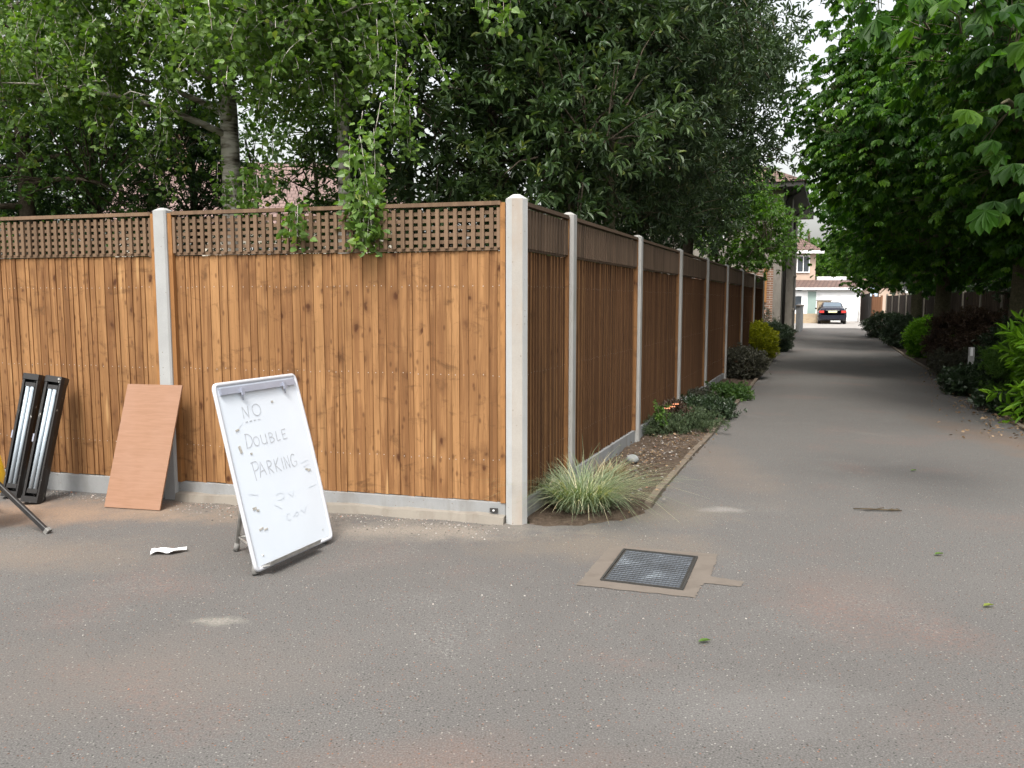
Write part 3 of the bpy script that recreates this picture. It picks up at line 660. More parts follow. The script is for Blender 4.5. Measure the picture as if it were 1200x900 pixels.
bed('flower_bed_soil', [tuple(CORN.to_2d() + Vector((.02, .12)))] + [tuple(p) for p in bedL[0:]] + [(12.5, 40), (8.0, 27.5)], .018, M['soil'])
rb = [tuple(p + Vector((.03, 0))) for p in laneR[:7]]
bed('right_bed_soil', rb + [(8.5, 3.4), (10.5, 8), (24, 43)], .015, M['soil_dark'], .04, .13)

def edging(name, label, pts, wdt, zt, mat, seg=.9, gap=.012, jit=.008):
    root = MB(); pts = [Vector((p[0], p[1], 0)) for p in pts]; acc = []
    for a, b in zip(pts, pts[1:]):
        L_ = (b - a).length; n = max(1, round(L_ / seg)); d = (b - a) / n
        for i in range(n):
            p = a + d * (i + .5); rot = Matrix.Rotation(math.atan2(d.y, d.x) + random.uniform(-.012, .012), 3, 'Z')
            root.box((p.x + random.uniform(-jit, jit), p.y, (zt - .1) / 2 + random.uniform(-.008, .006)), (d.length - gap, wdt, zt + .1), rot, bev=.008)
    o = root.build(name, mat); return tag(o, label, 'edging')
edging('edging_kerb', 'worn thin concrete edging along the flower bed on the fence side of the lane', bedL[3:11], .055, .035, M['kerb'])
edging('edging_kerb', 'low mossy edging along the shaded bed on the right side of the lane', laneR[:7], .06, .04, M['kerb'])

# ------------------------------------------------------------ the new fences
Z_GB, Z_CB, Z_TR = .133, 1.83, 2.15
def post(mb, x, y, h, wd=.112, ch=.012, cap=.035, mi=0, face=0):
    a = wd / 2; prof = [(-a + ch, -a), (a - ch, -a), (a, -a + ch), (a, a - ch), (a - ch, a), (-a + ch, a), (-a, a - ch), (-a, -a + ch)]
    vs = [(x + p[0], y + p[1], -.05) for p in prof] + [(x + p[0], y + p[1], h - cap) for p in prof] + [(x + p[0] * .35, y + p[1] * .35, h - .004) for p in prof]
    fs = [(i + k * 8, (i + 1) % 8 + k * 8, (i + 1) % 8 + k * 8 + 8, i + k * 8 + 8) for k in range(2) for i in range(8)] + [tuple(range(16, 24))]
    mb.add(vs, fs, mi)
    if face: mb.mi[-17] = face
def closeboards(mb, x0, x1, zb, zt, w0=.064, front=-1, dirn=1, thick=.013, warp=.002, edge=True, nails=False):
    """overlapping feather-edge boards: each is thick on one edge and tucks under the next"""
    x = x0; nv = []
    while x < x1 - .005:
        side = 3 if dirn > 0 else 1
        wd = min(w0 * random.choice((.6, .78, .9, 1, 1.08, 1.2, 1.4)), x1 - x); r = random.random()
        zt_ = zt + random.uniform(-.004, .002); zb_ = zb + random.uniform(-.003, .006)
        tk = thick * random.uniform(.8, 1.15); tn = .004; ov = .012
        xa, xb = x, x + wd + ov
        tl, tr_ = (tk, tn) if dirn > 0 else (tn, tk)
        if dirn < 0: xa, xb = x - ov, x + wd
        vs = []; ns = 4; ph = random.uniform(0, 6.28)
        for k in range(ns + 1):
            z = zb_ + (zt_ - zb_) * k / ns; wv = warp * math.sin(ph + k * 1.3); wx = .0015 * math.sin(ph * 2 + k)
            vs += [(xa + wx, front * (tl + wv), z), (xb + wx, front * (tr_ + wv), z), (xb + wx, 0.0, z), (xa + wx, 0.0, z)]
        fs = [(0, 1, 2, 3), tuple(4 * ns + i for i in (3, 2, 1, 0))]
        for k in range(ns):
            o = 4 * k; fs += [(o, o + 4, o + 5, o + 1), (o + 1, o + 5, o + 6, o + 2), (o + 2, o + 6, o + 7, o + 3), (o + 3, o + 7, o + 4, o)]
        mb.add(vs, fs, 0, r)
        if nails:
            for z in (.42, 1.0, 1.6):
                xn = x + wd * .5; zn = z + random.uniform(-.006, .006); yy = front * (tk * .5 + tn * .5 + .0045); q = .0028
                nv.append([(xn - q, yy, zn - q), (xn + q, yy, zn - q), (xn + q, yy, zn + q), (xn - q, yy, zn + q)])
        if edge:
            for k in range(ns): mb.mi[-4 * ns + 4 * k + side] = 1
        x += wd
    for q_ in nv: mb.add(q_, [(0, 1, 2, 3)], 2)
def trellis(mb, x0, x1, z0, z1, front=-1):
    pitch = .0625; n = max(2, round((x1 - x0) / pitch)); p = (x1 - x0) / n
    for i in range(n + 1):
        xx = min(max(x0 + i * p, x0 + .012), x1 - .012)
        mb.box((xx + random.uniform(-.0015, .0015), front * .030, (z0 + z1) / 2), (.0265 if 0 < i < n else .022, .016, z1 - z0 - .03))
    m = 5
    for j in range(m + 1):
        z = z0 + .012 + (z1 - z0 - .055) * j / m; mb.box(((x0 + x1) / 2, front * .0125, z), (x1 - x0, .0165, .0245))
def rails(mb, x0, x1, front=-1):
    for z in (.42, 1.0, 1.6): mb.box(((x0 + x1) / 2, -front * .022, z), (x1 - x0, .04, .07))

def fence_bay(root, x0, x1, matb, footing=False, front=-1, w0=.064, dirn=-1, trim=True):
    a, b = x0 + .056, x1 - .056
    if footing:
        f = MB(); k = 40; V = []
        for i in range(k + 1):
            xx = a + (b - a) * i / k; o_ = .012 * math.sin(i * .7) + random.uniform(-.005, .005); hz = .058 + .004 * math.sin(i * .9) + random.uniform(-.003, .003)
            V += [(xx, front * .02, -.02), (xx, front * .02, hz + .004), (xx, front * (.082 + o_), hz - .004), (xx, front * (.10 + o_), -.02)]
        f.add(V, [(4 * i + q, 4 * i + 4 + q, 4 * i + 5 + q, 4 * i + 1 + q) for i in range(k) for q in range(3)] + [(0, 1, 2, 3), tuple(4 * k + q for q in (3, 2, 1, 0))])
        f.build('footing', M['footing'], root)
    g = MB(); g.box(((a + b) / 2, front * .012, .04), (b - a, .05, Z_GB * 2 - .08), bev=.004); g.build('gravel_board', M['gravel_board'], root)
    wbt = .034 if trim else .02
    for xx in (a + wbt / 2, b - wbt / 2):
        bt = MB(); bt.box((xx, front * .014, (Z_GB + Z_TR) / 2 - .004), (wbt, .06, Z_TR - Z_GB - .012)); bt.build('batten', M['batten'] if trim else matb, root)
    a += wbt + .001; b -= wbt + .001
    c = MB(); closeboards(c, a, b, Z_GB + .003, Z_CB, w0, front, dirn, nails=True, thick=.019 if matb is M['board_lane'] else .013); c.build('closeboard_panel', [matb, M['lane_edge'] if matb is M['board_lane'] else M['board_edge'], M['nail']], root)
    for z in (.42, 1.0, 1.6):
        r = MB(); r.box(((a + b) / 2, -front * .022, z), (b - a, .04, .07)); r.build('back_rail', matb, root)
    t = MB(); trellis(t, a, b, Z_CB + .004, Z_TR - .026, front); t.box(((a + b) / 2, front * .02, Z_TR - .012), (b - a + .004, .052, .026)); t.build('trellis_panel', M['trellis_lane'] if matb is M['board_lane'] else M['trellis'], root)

ff = empty('front_fence', CORN, math.atan2(-FD.y, -FD.x), 'orange brown closeboard fence with square trellis top facing the parking area', 'fence', 'new closeboard fences with trellis tops')
# local x runs right along the fence, so the corner is 0 and the bays lie at negative x
BX = [0, -2.70, -5.55]
pm = MB(); post(pm, 0, 0, 2.195, .142, .036, .035, face=1)
pc = pm.build('corner_post', [M['post_corner'], M['post_face']], ff); pc.rotation_euler.z = R(18); pc['label'] = 'pale speckled concrete corner post'
for x in BX[1:]:
    pm = MB(); post(pm, x, -.012, 2.185, cap=.025); pm.build('post', M['post'], ff)
fence_bay(ff, BX[1], -.01, M['board'], True); fence_bay(ff, BX[2], BX[1], M['board'])
cl = MB(); cl.box((-.145, -.052, .085), (.055, .01, .028)); cl.box((-.145, -.058, .085), (.012, .004, .010), mi=1); cl.build('clip', [M['iron_frame'], M['white_paint']], ff)

lf = empty('lane_fence', CORN, math.atan2(LD.y, LD.x), 'brown closeboard fence, coloured darker for shade, with trellis top and concrete posts running down the lane', 'fence', 'new closeboard fences with trellis tops')
US = [1.0, 3.2, 5.45, 7.7, 10.1, 12.6, 15.2, 17.8]; kf = math.hypot(.394, 1); prev = .02
for i, u in enumerate(US):
    s = u * kf
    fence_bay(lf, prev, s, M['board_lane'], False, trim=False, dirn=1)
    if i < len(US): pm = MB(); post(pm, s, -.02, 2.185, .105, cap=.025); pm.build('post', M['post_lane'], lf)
    prev = s

# ------------------------------------------------------------ flip chart board
def basis(o, x, y):
    x = x.normalized(); y = (y - x * y.dot(x)).normalized(); return x, y, x.cross(y)
FLn, FRn = G(304, 675), G(386, 637)
back = Vector((-.9, .44, 0)); bw = (FRn - FLn).length
ez = empty('flipchart_easel', (FLn + FRn) / 2, math.atan2((FRn - FLn).y, (FRn - FLn).x), 'white dry-wipe board on a tripod easel, handwritten NO DOUBLE PARKING, in front of the fence', 'easel')
# local: x along the board, y away from the viewer, z up; the board leans back
LEAN = math.atan2(.26, 1.03); BH = 1.035; BW = bw + .045; TH = .022
rotB = Matrix.Rotation(-LEAN, 3, 'X')
def bpnt(u, v, off=0.0):           # u 0..1 across, v 0..1 down the board, off = in front of it
    x = (u - .5) * BW; zz = .035 + (1 - v) * BH
    bend = .012 * math.sin(v * 3.1) * (u - .3)
    return rotB @ Vector((x, -off - bend, zz))
def rrect(x0, x1, z0, z1, r, n=5):
    o = []
    for cx, cz, a0 in ((x1 - r, z1 - r, 0), (x0 + r, z1 - r, 90), (x0 + r, z0 + r, 180), (x1 - r, z0 + r, 270)):
        for i in range(n + 1): a = R(a0 + 90 * i / n); o.append((cx + r * math.cos(a), cz + r * math.sin(a)))
    return o
NU, NV = 6, 18
pb = MB(); V = [bpnt(.012 + .976 * i / NU, .012 + .976 * j / NV, TH * .6) for j in range(NV + 1) for i in range(NU + 1)]
pb.add(V, [(j * (NU + 1) + i, (j + 1) * (NU + 1) + i, (j + 1) * (NU + 1) + i + 1, j * (NU + 1) + i + 1) for j in range(NV) for i in range(NU)], smooth=True)
V = [bpnt(.012 + .976 * i / NU, .012 + .976 * j / NV, -.004) for j in range(NV + 1) for i in range(NU + 1)]
pb.add(V, [(j * (NU + 1) + i, j * (NU + 1) + i + 1, (j + 1) * (NU + 1) + i + 1, (j + 1) * (NU + 1) + i) for j in range(NV) for i in range(NU)], smooth=True)
pb.build('writing_surface', M['white_board'], ez)
fr = MB(); ring = rrect(0, 1, 0, 1, .03, 4); ring = [(a, b) for a, b in ring]
dense = []
for i in range(len(ring)):
    a, b = ring[i], ring[(i + 1) % len(ring)]; L_ = math.dist(a, b); n = max(1, int(L_ / .06))
    for k in range(n): dense.append((a[0] + (b[0] - a[0]) * k / n, a[1] + (b[1] - a[1]) * k / n))
fr.tube([bpnt(a, b, TH * .4) for a, b in dense + dense[:1]], .0125, 8, cap=False); fr.build('frame', M['white_frame'], ez)
cb = MB(); V = [bpnt(.04, .022, .026), bpnt(.96, .022, .026), bpnt(.96, .058, .030), bpnt(.04, .058, .030), bpnt(.04, .022, .012), bpnt(.96, .022, .012), bpnt(.96, .058, .012), bpnt(.04, .058, .012)]
cb.add(V, [(0, 3, 2, 1), (0, 1, 5, 4), (1, 2, 6, 5), (2, 3, 7, 6), (3, 0, 4, 7)]); 
cm = cb.build('paper_clamp', M['grey_clamp'], ez)
for u in (.27, .80):
    k = MB(); k.box(bpnt(u, .055, .034), (.02, .012, .04), rotB); k.tube([bpnt(u, .07, .03), bpnt(u + .005, .10, .02)], .0035, 6); k.build('clamp_hook', M['grey_clamp'], cm)
# pen tray
tr = MB(); V = []
for u in (.06, .72):
    V += [bpnt(u, .985, .014), bpnt(u, .985, .075), bpnt(u, .972, .082), bpnt(u, .972, .078), bpnt(u, .992, .072), bpnt(u, .994, .014)]
tr.add(V, [tuple(range(5, -1, -1)), tuple(range(6, 12))] + [(i, (i + 1) % 6, 6 + (i + 1) % 6, 6 + i) for i in range(6)]); tr.build('pen_tray', M['alu'], ez)
tr = MB(); tr.tube([bpnt(.02, 1.003, .008), bpnt(.98, 1.003, .008)], .010, 8); tr.build('bottom_bar', M['alu'], ez)
def leg(a, b, r=.011):
    m = MB(); a = Vector(a); b = Vector(b); m.tube([a, b], r, 10); o = m.build('leg', M['alu'], ez)
    f = MB(); f.tube([b + (a - b).normalized() * .05, b], [.016, .019], 10); f.build('rubber_foot', M['rubber'], o); return o
hw = BW / 2
leg(rotB @ Vector((-hw * .10, .03, BH * .97)), (-hw * .93, .030, .004)); leg(rotB @ Vector((hw * .10, .03, BH * .97)), (hw * .93, .030, .004))
rz_ = -ez.rotation_euler.z; rear = Matrix.Rotation(rz_, 3, 'Z') @ (G(277, 646) - (FLn + FRn) / 2)
leg(rotB @ Vector((-.02, .03, BH * .9)), (rear.x, rear.y, .004), .013)
br = MB(); br.tube([Vector((-hw * .80, .01, .10)), Vector((rear.x, rear.y - .02, .09))], .006, 8); br.tube([Vector((hw * .80, .01, .10)), Vector((rear.x, rear.y - .02, .09))], .006, 8); br.build('brace', M['alu'], ez)
# the faint handwriting
def strokes(items, wdt, mat, name, off=TH * .6 + .0016, wob=.0012):
    m = MB()
    for s in items:
        P_ = [bpnt(a, b, off) for a, b in s]
        dense = []
        for a, b in zip(P_, P_[1:]):
            n = max(1, int((b - a).length / .012))
            dense += [a.lerp(b, i / n) for i in range(n)]
        dense.append(P_[-1])
        nrm = rotB @ Vector((0, -1, 0)); V = []
        for i, p in enumerate(dense):
            d = dense[min(i + 1, len(dense) - 1)] - dense[max(i - 1, 0)]
            sd_ = d.normalized().cross(nrm) * wdt * .5 * random.uniform(.75, 1.15)
            V += [p + sd_, p - sd_]
        m.add(V, [(2 * i, 2 * i + 1, 2 * i + 3, 2 * i + 2) for i in range(len(dense) - 1)])
    return m.build(name, mat, ez)
def arc(cx, cy_, rx, ry, a0=0, a1=360, n=14): return [(cx + rx * math.cos(R(a0 + (a1 - a0) * i / n)), cy_ + ry * math.sin(R(a0 + (a1 - a0) * i / n))) for i in range(n + 1)]
W_ = []
W_ += [[(.245, .20), (.25, .135)], [(.25, .135), (.305, .20)], [(.305, .20), (.315, .135)]]            # N
W_ += [arc(.41, .165, .05, .033)]                                                                        # O
W_ += [[(.25, .222), (.28, .221)], [(.30, .221), (.33, .220)], [(.35, .220), (.38, .221)], [(.40, .220), (.43, .221)]]
W_ += [[(.215, .285), (.205, .36)], [(.205, .285)] + arc(.215, .323, .065, .038, -90, 90) + [(.20, .362)]]   # D
W_ += [arc(.325, .335, .033, .026)]                                                                      # O
W_ += [[(.385, .305), (.387, .345)] + arc(.415, .345, .028, .015, 180, 0)[1:] + [(.444, .305), (.449, .362)]]    # U
W_ += [[(.485, .305), (.488, .362)], [(.485, .306)] + arc(.495, .319, .032, .013, -90, 90) + [(.49, .332)] + arc(.50, .347, .038, .015, -90, 90) + [(.488, .362)]]  # B
W_ += [[(.575, .305), (.573, .360), (.615, .358)]]                                                       # L
W_ += [[(.70, .303), (.65, .306), (.652, .36), (.705, .357)], [(.652, .331), (.69, .330)]]               # E
NW = len(W_)
W_ += [[(.215, .44), (.225, .545)], [(.20, .445), (.255, .44)] + arc(.25, .465, .03, .024, -80, 95) + [(.22, .492)]]  # P
W_ += [[(.275, .535), (.31, .45), (.355, .528)], [(.285, .505), (.345, .498)]]                            # A
W_ += [[(.385, .455), (.392, .53)], [(.385, .455)] + arc(.40, .472, .035, .017, -90, 90) + [(.392, .49), (.445, .53)]]   # R
W_ += [[(.475, .455), (.480, .53)], [(.53, .452), (.479, .493), (.54, .53)]]                              # K
W_ += [[(.568, .458), (.572, .528)]]                                                                      # I
W_ += [[(.605, .528), (.60, .458), (.655, .528), (.65, .455)]]                                            # N
W_ += [arc(.715, .492, .035, .036, -50, -330, 14)[:12] + [(.748, .52), (.748, .50), (.722, .50)]]         # G
strokes(W_[:8], .0052, M['ink'], 'handwritten_word'); strokes(W_[8:NW], .0052, M['ink'], 'handwritten_word'); strokes(W_[NW:], .0052, M['ink'], 'handwritten_word')
# wiped-away, illegible remains lower down
for st_ in ([arc(.45, .665, .05, .02, 200, 500, 9), [(.55, .66), (.60, .69), (.63, .655)], [(.36, .70), (.44, .735)], arc(.50, .79, .03, .018, 60, 300, 8), [(.55, .80), (.62, .775)], arc(.60, .79, .02, .012), [(.66, .775), (.70, .80), (.74, .77)],
         [(.80, .52), (.90, .51)], [(.83, .67), (.93, .665)], [(.82, .545), (.9, .535)], [(.15, .25), (.22, .22)], [(.1, .6), (.2, .62)]]): strokes([st_], .006, M['smudge_light'], 'wiped_smudge')
for u, v, a, b in [(.62, .135, .018, .010), (.235, .395, .016, .009), (.14, .255, .03, .008), (.865, .565, .04, .008), (.885, .572, .03, .010), (.13, .685, .03, .012), (.16, .70, .022, .009), (.125, .36, .018, .035), (.15, .80, .035, .008), (.2, .81, .03, .007)]:
    sm = MB(); P0 = bpnt(u, v, TH * .6 + .0024); sm.box(P0, (a, .002, b * 1.2), rotB @ Matrix.Rotation(random.uniform(-.5, .5), 3, 'Y')); sm.build('tape_mark', M['smudge'], ez)

# ------------------------------------------------------------ plywood sheet against the post
A_, B_ = G(122, 595), G(187, 599); UPv = Vector((.10, .245, .876))
t = empty('plywood_sheet', (A_ + B_) / 2, 0, 'bare pinkish plywood sheet leaning on the left concrete post', 'sheet'); o_ = (A_ + B_) / 2
pl = MB(); e = [A_ - o_, B_ - o_, B_ - o_ + UPv, A_ - o_ + UPv]; nr = (B_ - A_).cross(UPv).normalized()
e = [x + Vector((0, 0, .006)) for x in e]
V = [x for x in e] + [x - nr * .012 for x in e]
pl.add(V, [(0, 1, 2, 3)], 0); pl.add(V, [(7, 6, 5, 4)], 0); pl.add(V, [(0, 4, 5, 1), (1, 5, 6, 2), (2, 6, 7, 3), (3, 7, 4, 0)], 1)
pl.build('board', [M['ply'], M['ply_edge']], t)

# ------------------------------------------------------------ twin black lamp housings
def lamp_case(label, b, lean_x, lean_y, length, yaw):
    t = empty('lamp_housing', b, yaw, label, 'lamp housing', 'black lamp housings leaning on the fence')
    ax = Vector((lean_x, lean_y, 1)).normalized(); q = Vector((0, 0, 1)).rotation_difference(ax).to_matrix()
    W2, D2 = .066, .075
    def T(x, y, z): return q @ Vector((x, y, z))
    # a long open tray: back, two sides with flared octagonal section
    prof = [(-W2, -D2 * .6), (-W2, D2 * .55), (-W2 * .7, D2), (W2 * .7, D2), (W2, D2 * .55), (W2, -D2 * .6), (W2 * .78, -D2), (W2 * .62, -D2), (W2 * .62, D2 * .35), (-W2 * .62, D2 * .35), (-W2 * .62, -D2), (-W2 * .78, -D2)]
    c = MB(); n = len(prof); zs = [0.03, length - .03]; V = [T(x, y, z) for z in zs for x, y in prof]
    c.add(V, [(i, (i + 1) % n, n + (i + 1) % n, n + i) for i in range(n)] + [tuple(range(n - 1, -1, -1)), tuple(range(n, 2 * n))]); c.build('case', M['case'], t)
    for z0, z1 in ((.0, .045), (length - .045, length)):
        c = MB(); a = W2 * 1.06; d = D2 * 1.08; pr = [(-a, -d * .6), (-a * .75, -d), (a * .75, -d), (a, -d * .6), (a, d * .6), (a * .7, d), (-a * .7, d), (-a, d * .6)]
        V = [T(x, y, z) for z in (z0, z1) for x, y in pr]; c.add(V, [tuple(range(7, -1, -1)), tuple(range(8, 16))] + [(i, (i + 1) % 8, 8 + (i + 1) % 8, 8 + i) for i in range(8)])
        c.build('end_cap', M['case'], t)
    for x in (-.016, .016):
        c = MB(); c.tube([T(x, -D2 * .75, .10), T(x, -D2 * .75, length - .10)], .0145, 10); c.build('lamp_tube', M['tube'], t)
    for z in (.085, length - .085):
        c = MB(); c.box(T(0, -D2 * .35, z), (.07, .08, .035), q); c.build('tube_holder', M['black'], t)
    c = MB(); c.box(T(-W2 - .006, -.02, length * .5), (.012, .03, .06), q); c.build('latch', M['grey_clamp'], t)
b1 = G(16, 583); b2 = G(40, 589)
lamp_case('left black lamp housing with white tubes, leaning on the fence', b1 + Vector((-.02, .02, .004)), .16, .20, .95, R(12))
lamp_case('right black lamp housing with scratched side and white tubes, leaning on the fence', b2 + Vector((-.01, 0, .004)), .17, .22, .95, R(12))

# ------------------------------------------------------------ tripod stand at the left edge
foot = G(56, 625); hub = Vector((-3.50, 5.30, .42))
t = empty('tripod_stand', (hub.x, hub.y, 0), 0, 'black tripod stand with yellow body cut off by the left edge', 'tripod')
o_ = Vector((hub.x, hub.y, 0))
for e in (foot, hub + Vector((-.65, -.30, -.42)), hub + Vector((-.25, .5, -.42))):
    l = MB(); e = Vector((e.x, e.y, .012)); h0 = hub - o_; h1 = e - o_
    rot = (h1 - h0).to_track_quat('Z', 'Y').to_matrix(); l.box((h0 + h1) / 2, (.026, .034, (h1 - h0).length), rot, bev=.004)
    lo = l.build('leg', M['black'], t); f = MB(); f.box(h1 + Vector((0, 0, .004)), (.04, .045, .026), rot, bev=.008); f.build('foot', M['rubber'], lo)
c = MB(); c.tube([hub - o_ + Vector((0, 0, -.12)), hub - o_ + Vector((0, 0, .1))], .035, 12); c.tube([hub - o_, hub - o_ + Vector((0, 0, .9))], .016, 10); c.build('column', M['black'], t)
c = MB(); pts = [Vector((-.02, -.02, z)) for z in (.20, .24, .36, .48, .56)]; c.tube(pts, [.11, .145, .172, .15, .11], 24); c.build('yellow_body', M['yellow'], t)

# ------------------------------------------------------------ manhole
mc = [G(733, 645), G(821, 655), G(795, 691), G(703, 681)]; cc = sum(mc, Vector()) / 4
ax = ((mc[1] - mc[0]) + (mc[2] - mc[3])) / 2; ay = ((mc[0] - mc[3]) + (mc[1] - mc[2])) / 2
mw, mh = ax.length, ay.length; fw = .010; yaw = math.atan2(ax.y, ax.x)
t = empty('manhole_cover', (cc.x, cc.y, .004), yaw, 'square patterned iron manhole cover in the asphalt near the corner post', 'manhole cover')
c = MB(); c.box((0, 0, .001), (mw - .02, mh - .02, .006), mi=1); n1, n2 = 20, 17
for i in range(n1):
    for j in range(n2):
        x = -mw / 2 + .028 + (mw - .056) * i / (n1 - 1); y = -mh / 2 + .028 + (mh - .056) * j / (n2 - 1)
        a = .0098; V = [(x - a, y - a, .0035), (x + a, y - a, .0035), (x + a, y + a, .0035), (x - a, y + a, .0035)]; b_ = .0084; V += [(x - b_, y - b_, .006), (x + b_, y - b_, .006), (x + b_, y + b_, .006), (x - b_, y + b_, .006)]
        c.add(V, [(4, 5, 6, 7), (0, 1, 5, 4), (1, 2, 6, 5), (2, 3, 7, 6), (3, 0, 4, 7)])
c.build('lid', [M['iron'], M['iron_frame']], t)
c = MB(); fw = .012
for sx, sy, dx, dy in ((0, 1, mw + fw, fw), (0, -1, mw + fw, fw), (1, 0, fw, mh - fw), (-1, 0, fw, mh - fw)): c.box((sx * mw / 2, sy * mh / 2, .001), (dx, dy, .015))
c.build('frame', M['iron_frame'], t)
def wobble(poly, k=16, a=.006):
    o = []
    for i, p in enumerate(poly):
        q = poly[(i + 1) % len(poly)]
        for j in range(k): o.append((p[0] + (q[0] - p[0]) * j / k + random.uniform(-a, a), p[1] + (q[1] - p[1]) * j / k + random.uniform(-a, a)))
    return o
sheet('concrete_surround', wobble([G(716, 640), G(842, 650), G(833, 676), G(872, 682), G(868, 688), G(824, 684), G(815, 701), G(675, 686)]), .0035, M['patch'])

# ------------------------------------------------------------ loose small things on the ground
def leafy(name, label, cat, P, A, N, L, W, tm, mat, kind=None, group=None, parent=None):
    v, q, k = leaves(np.array(P), np.array(A), np.array(N), np.array(L), np.array(W), tm); o = np_mesh(name, v, q, per_leaf(v, k), mat, parent)
    return tag(o, label, cat, group, kind)
g = G(198, 648); mb = MB(); V = []; Fs = []; nx, ny = 12, 5
for j in range(ny + 1):
    for i in range(nx + 1):
        x = (i / nx - .5) * .20; y = (j / ny - .5) * (.085 - .11 * max(0, i / nx - .45)) + .015 * math.sin(i * .5 + .8) + random.uniform(-.006, .006)
        V.append((x, y, .005 + .016 * abs(math.sin(i * .55 + j * 1.1)) + random.uniform(0, .005)))
Fs = [(j * (nx + 1) + i, j * (nx + 1) + i + 1, (j + 1) * (nx + 1) + i + 1, (j + 1) * (nx + 1) + i) for j in range(ny) for i in range(nx) if not (i in (4, 5) and j == 2)]
mb.add(V, Fs); o = mb.build('paper_scrap', M['paper'], None, (g.x, g.y, .002), R(18)); tag(o, 'crumpled white paper scrap lying on the asphalt beside the easel', 'litter')
g = G(1028, 599); mb = MB(); mb.tube([(-.16, .03, .012), (-.06, .0, .016), (.05, -.01, .012), (.16, -.035, .014)], [.004, .006, .006, .003], 6); mb.tube([(-.02, 0, .014), (.06, .025, .02)], .003, 5)
for i in range(7): a = random.uniform(-.12, .15); mb.add([(a, 0, .012), (a + .03, .015, .018), (a + .05, .0, .012), (a + .03, -.012, .014)], [(0, 1, 2, 3)])
tag(mb.build('twig', M['stem'], None, (g.x, g.y, 0), 0), 'brown dead twig lying in the middle of the lane', 'twig')
GL = [(818, 755, 'on the asphalt below the manhole cover'), (1152, 713, 'on the asphalt at the right of the foreground'), (1095, 652, 'on the lane, nearest below the brown twig'), (1067, 553, 'on the lane above the twig')]
for x, y, s in GL:
    g = G(x, y); leafy('fallen_leaf', 'single green yellow fallen leaf ' + s, 'leaf', [(g.x, g.y, .012)], [(1, .3, .1)], [(0, .2, 1)], [.065], [.03], T_OVAL, M['leaf_birch'], group='fallen green leaves')
# stones, grit and dead leaves too many to count
def scatter(name, regions, mat, n, smin, smax, zz=.004, flat=.6):
    mb = MB(); 
    for k in range(n):
        (a, b, wd) = regions[k % len(regions)]; t_ = random.random(); p = Vector(a).lerp(Vector(b), t_)
        x = p.x + random.gauss(0, wd); y = p.y + random.gauss(0, wd); s = random.uniform(smin, smax) * (random.random() ** 2 * .8 + .4)
        V = []
        for i in range(5): an = i * 1.2566 + random.uniform(-.3, .3); V.append((x + s * math.cos(an) * random.uniform(.7, 1.2), y + s * math.sin(an) * random.uniform(.7, 1.2), zz - .002))
        V.append((x + random.uniform(-.2, .2) * s, y, zz + s * flat)); mb.add(V, [(i, (i + 1) % 5, 5) for i in range(5)])
    o = mb.build(name, mat); return tag(o, kind='stuff')
M['chips'] = NM('stone_chips', .9, .2); _r = M['chips'].attr('rnd'); M['chips'].col(M['chips'].ramp(_r, [(0, (.09, .08, .07)), (.5, (.19, .17, .15)), (.85, (.34, .32, .29)), (.95, (.25, .13, .09))])); M['chips'] = M['chips'].m
fp = lambda x, d=.0: tuple(CORN - FD * 0 + FD * x + Vector((-.05, -d, 0)))
scatter('grit', [(fp(.1, .18), fp(2.6, .16), .05), (fp(.1, .25), fp(2.6, .3), .12), (fp(2.7, .16), fp(5, .16), .05)], M['chips'], 1500, .003, .011)
scatter('grit', [(G(600, 660), G(900, 640), .5), (G(300, 800), G(1000, 800), .5), (G(100, 680), G(600, 680), .5), (G(900, 560), G(1100, 620), .6)], M['chips'], 900, .002, .006, .002)
scatter('grit', [(lane(.3) + Vector((.45, 0, 0)), lane(4.0) + Vector((.45, 0, 0)), .16)], M['chips'], 700, .004, .016, .03)
def litter(name, a, b, wd, n, s=.045, z=.03, mat='litter'):
    P = []; t_ = rng.random(n); p = np.array(a)[None] * (1 - t_)[:, None] + np.array(b)[None] * t_[:, None]
    p = p + rng.normal(0, 1, (n, 3)) * [wd, wd, 0]; p[:, 2] = z + rng.random(n) * .02
    A = unit(rng.normal(0, 1, (n, 3)) * [1, 1, .3]); N = rng.normal(0, .5, (n, 3)) + [0, 0, 1]; L = s * rng.uniform(.5, 1.2, n)
    v, q, k = leaves(p, A, N, L, L * .55, T_OVAL); o = np_mesh(name, v, q, per_leaf(v, k), M[mat]); tag(o, kind='stuff')
litter('leaf_litter', lane(.25) + Vector((.35, 0, 0)), lane(3.6) + Vector((.5, 0, 0)), .17, 520, .035)
litter('leaf_litter', (5.6, 8.5, 0), (9.5, 18, 0), .32, 900, .05)
litter('leaf_litter', (5.2, 8.3, 0), (8.0, 15, 0), .22, 90, .05, .006)
g = G(741, 546); mb = MB(); 
V = []; n = 10
for i in range(1, 5):
    for j in range(n): a = 6.283 * j / n; th = i / 5 * math.pi; V.append((.062 * math.sin(th) * math.cos(a) * random.uniform(.9, 1.1), .05 * math.sin(th) * math.sin(a) * random.uniform(.9, 1.1), .045 + .042 * math.cos(th)))
V += [(0, 0, .09), (0, 0, .003)]
mb.add(V, [(i * n + j, i * n + (j + 1) % n, (i + 1) * n + (j + 1) % n, (i + 1) * n + j) for i in range(3) for j in range(n)][::1] + [(4 * n, (j + 1) % n, j) for j in range(n)] + [(4 * n + 1, 3 * n + j, 3 * n + (j + 1) % n) for j in range(n)], smooth=True)
tag(mb.build('round_stone', M['stone'], None, (g.x, g.y, .02)), 'rounded grey stone on the bed behind the pale grass tuft', 'stone')

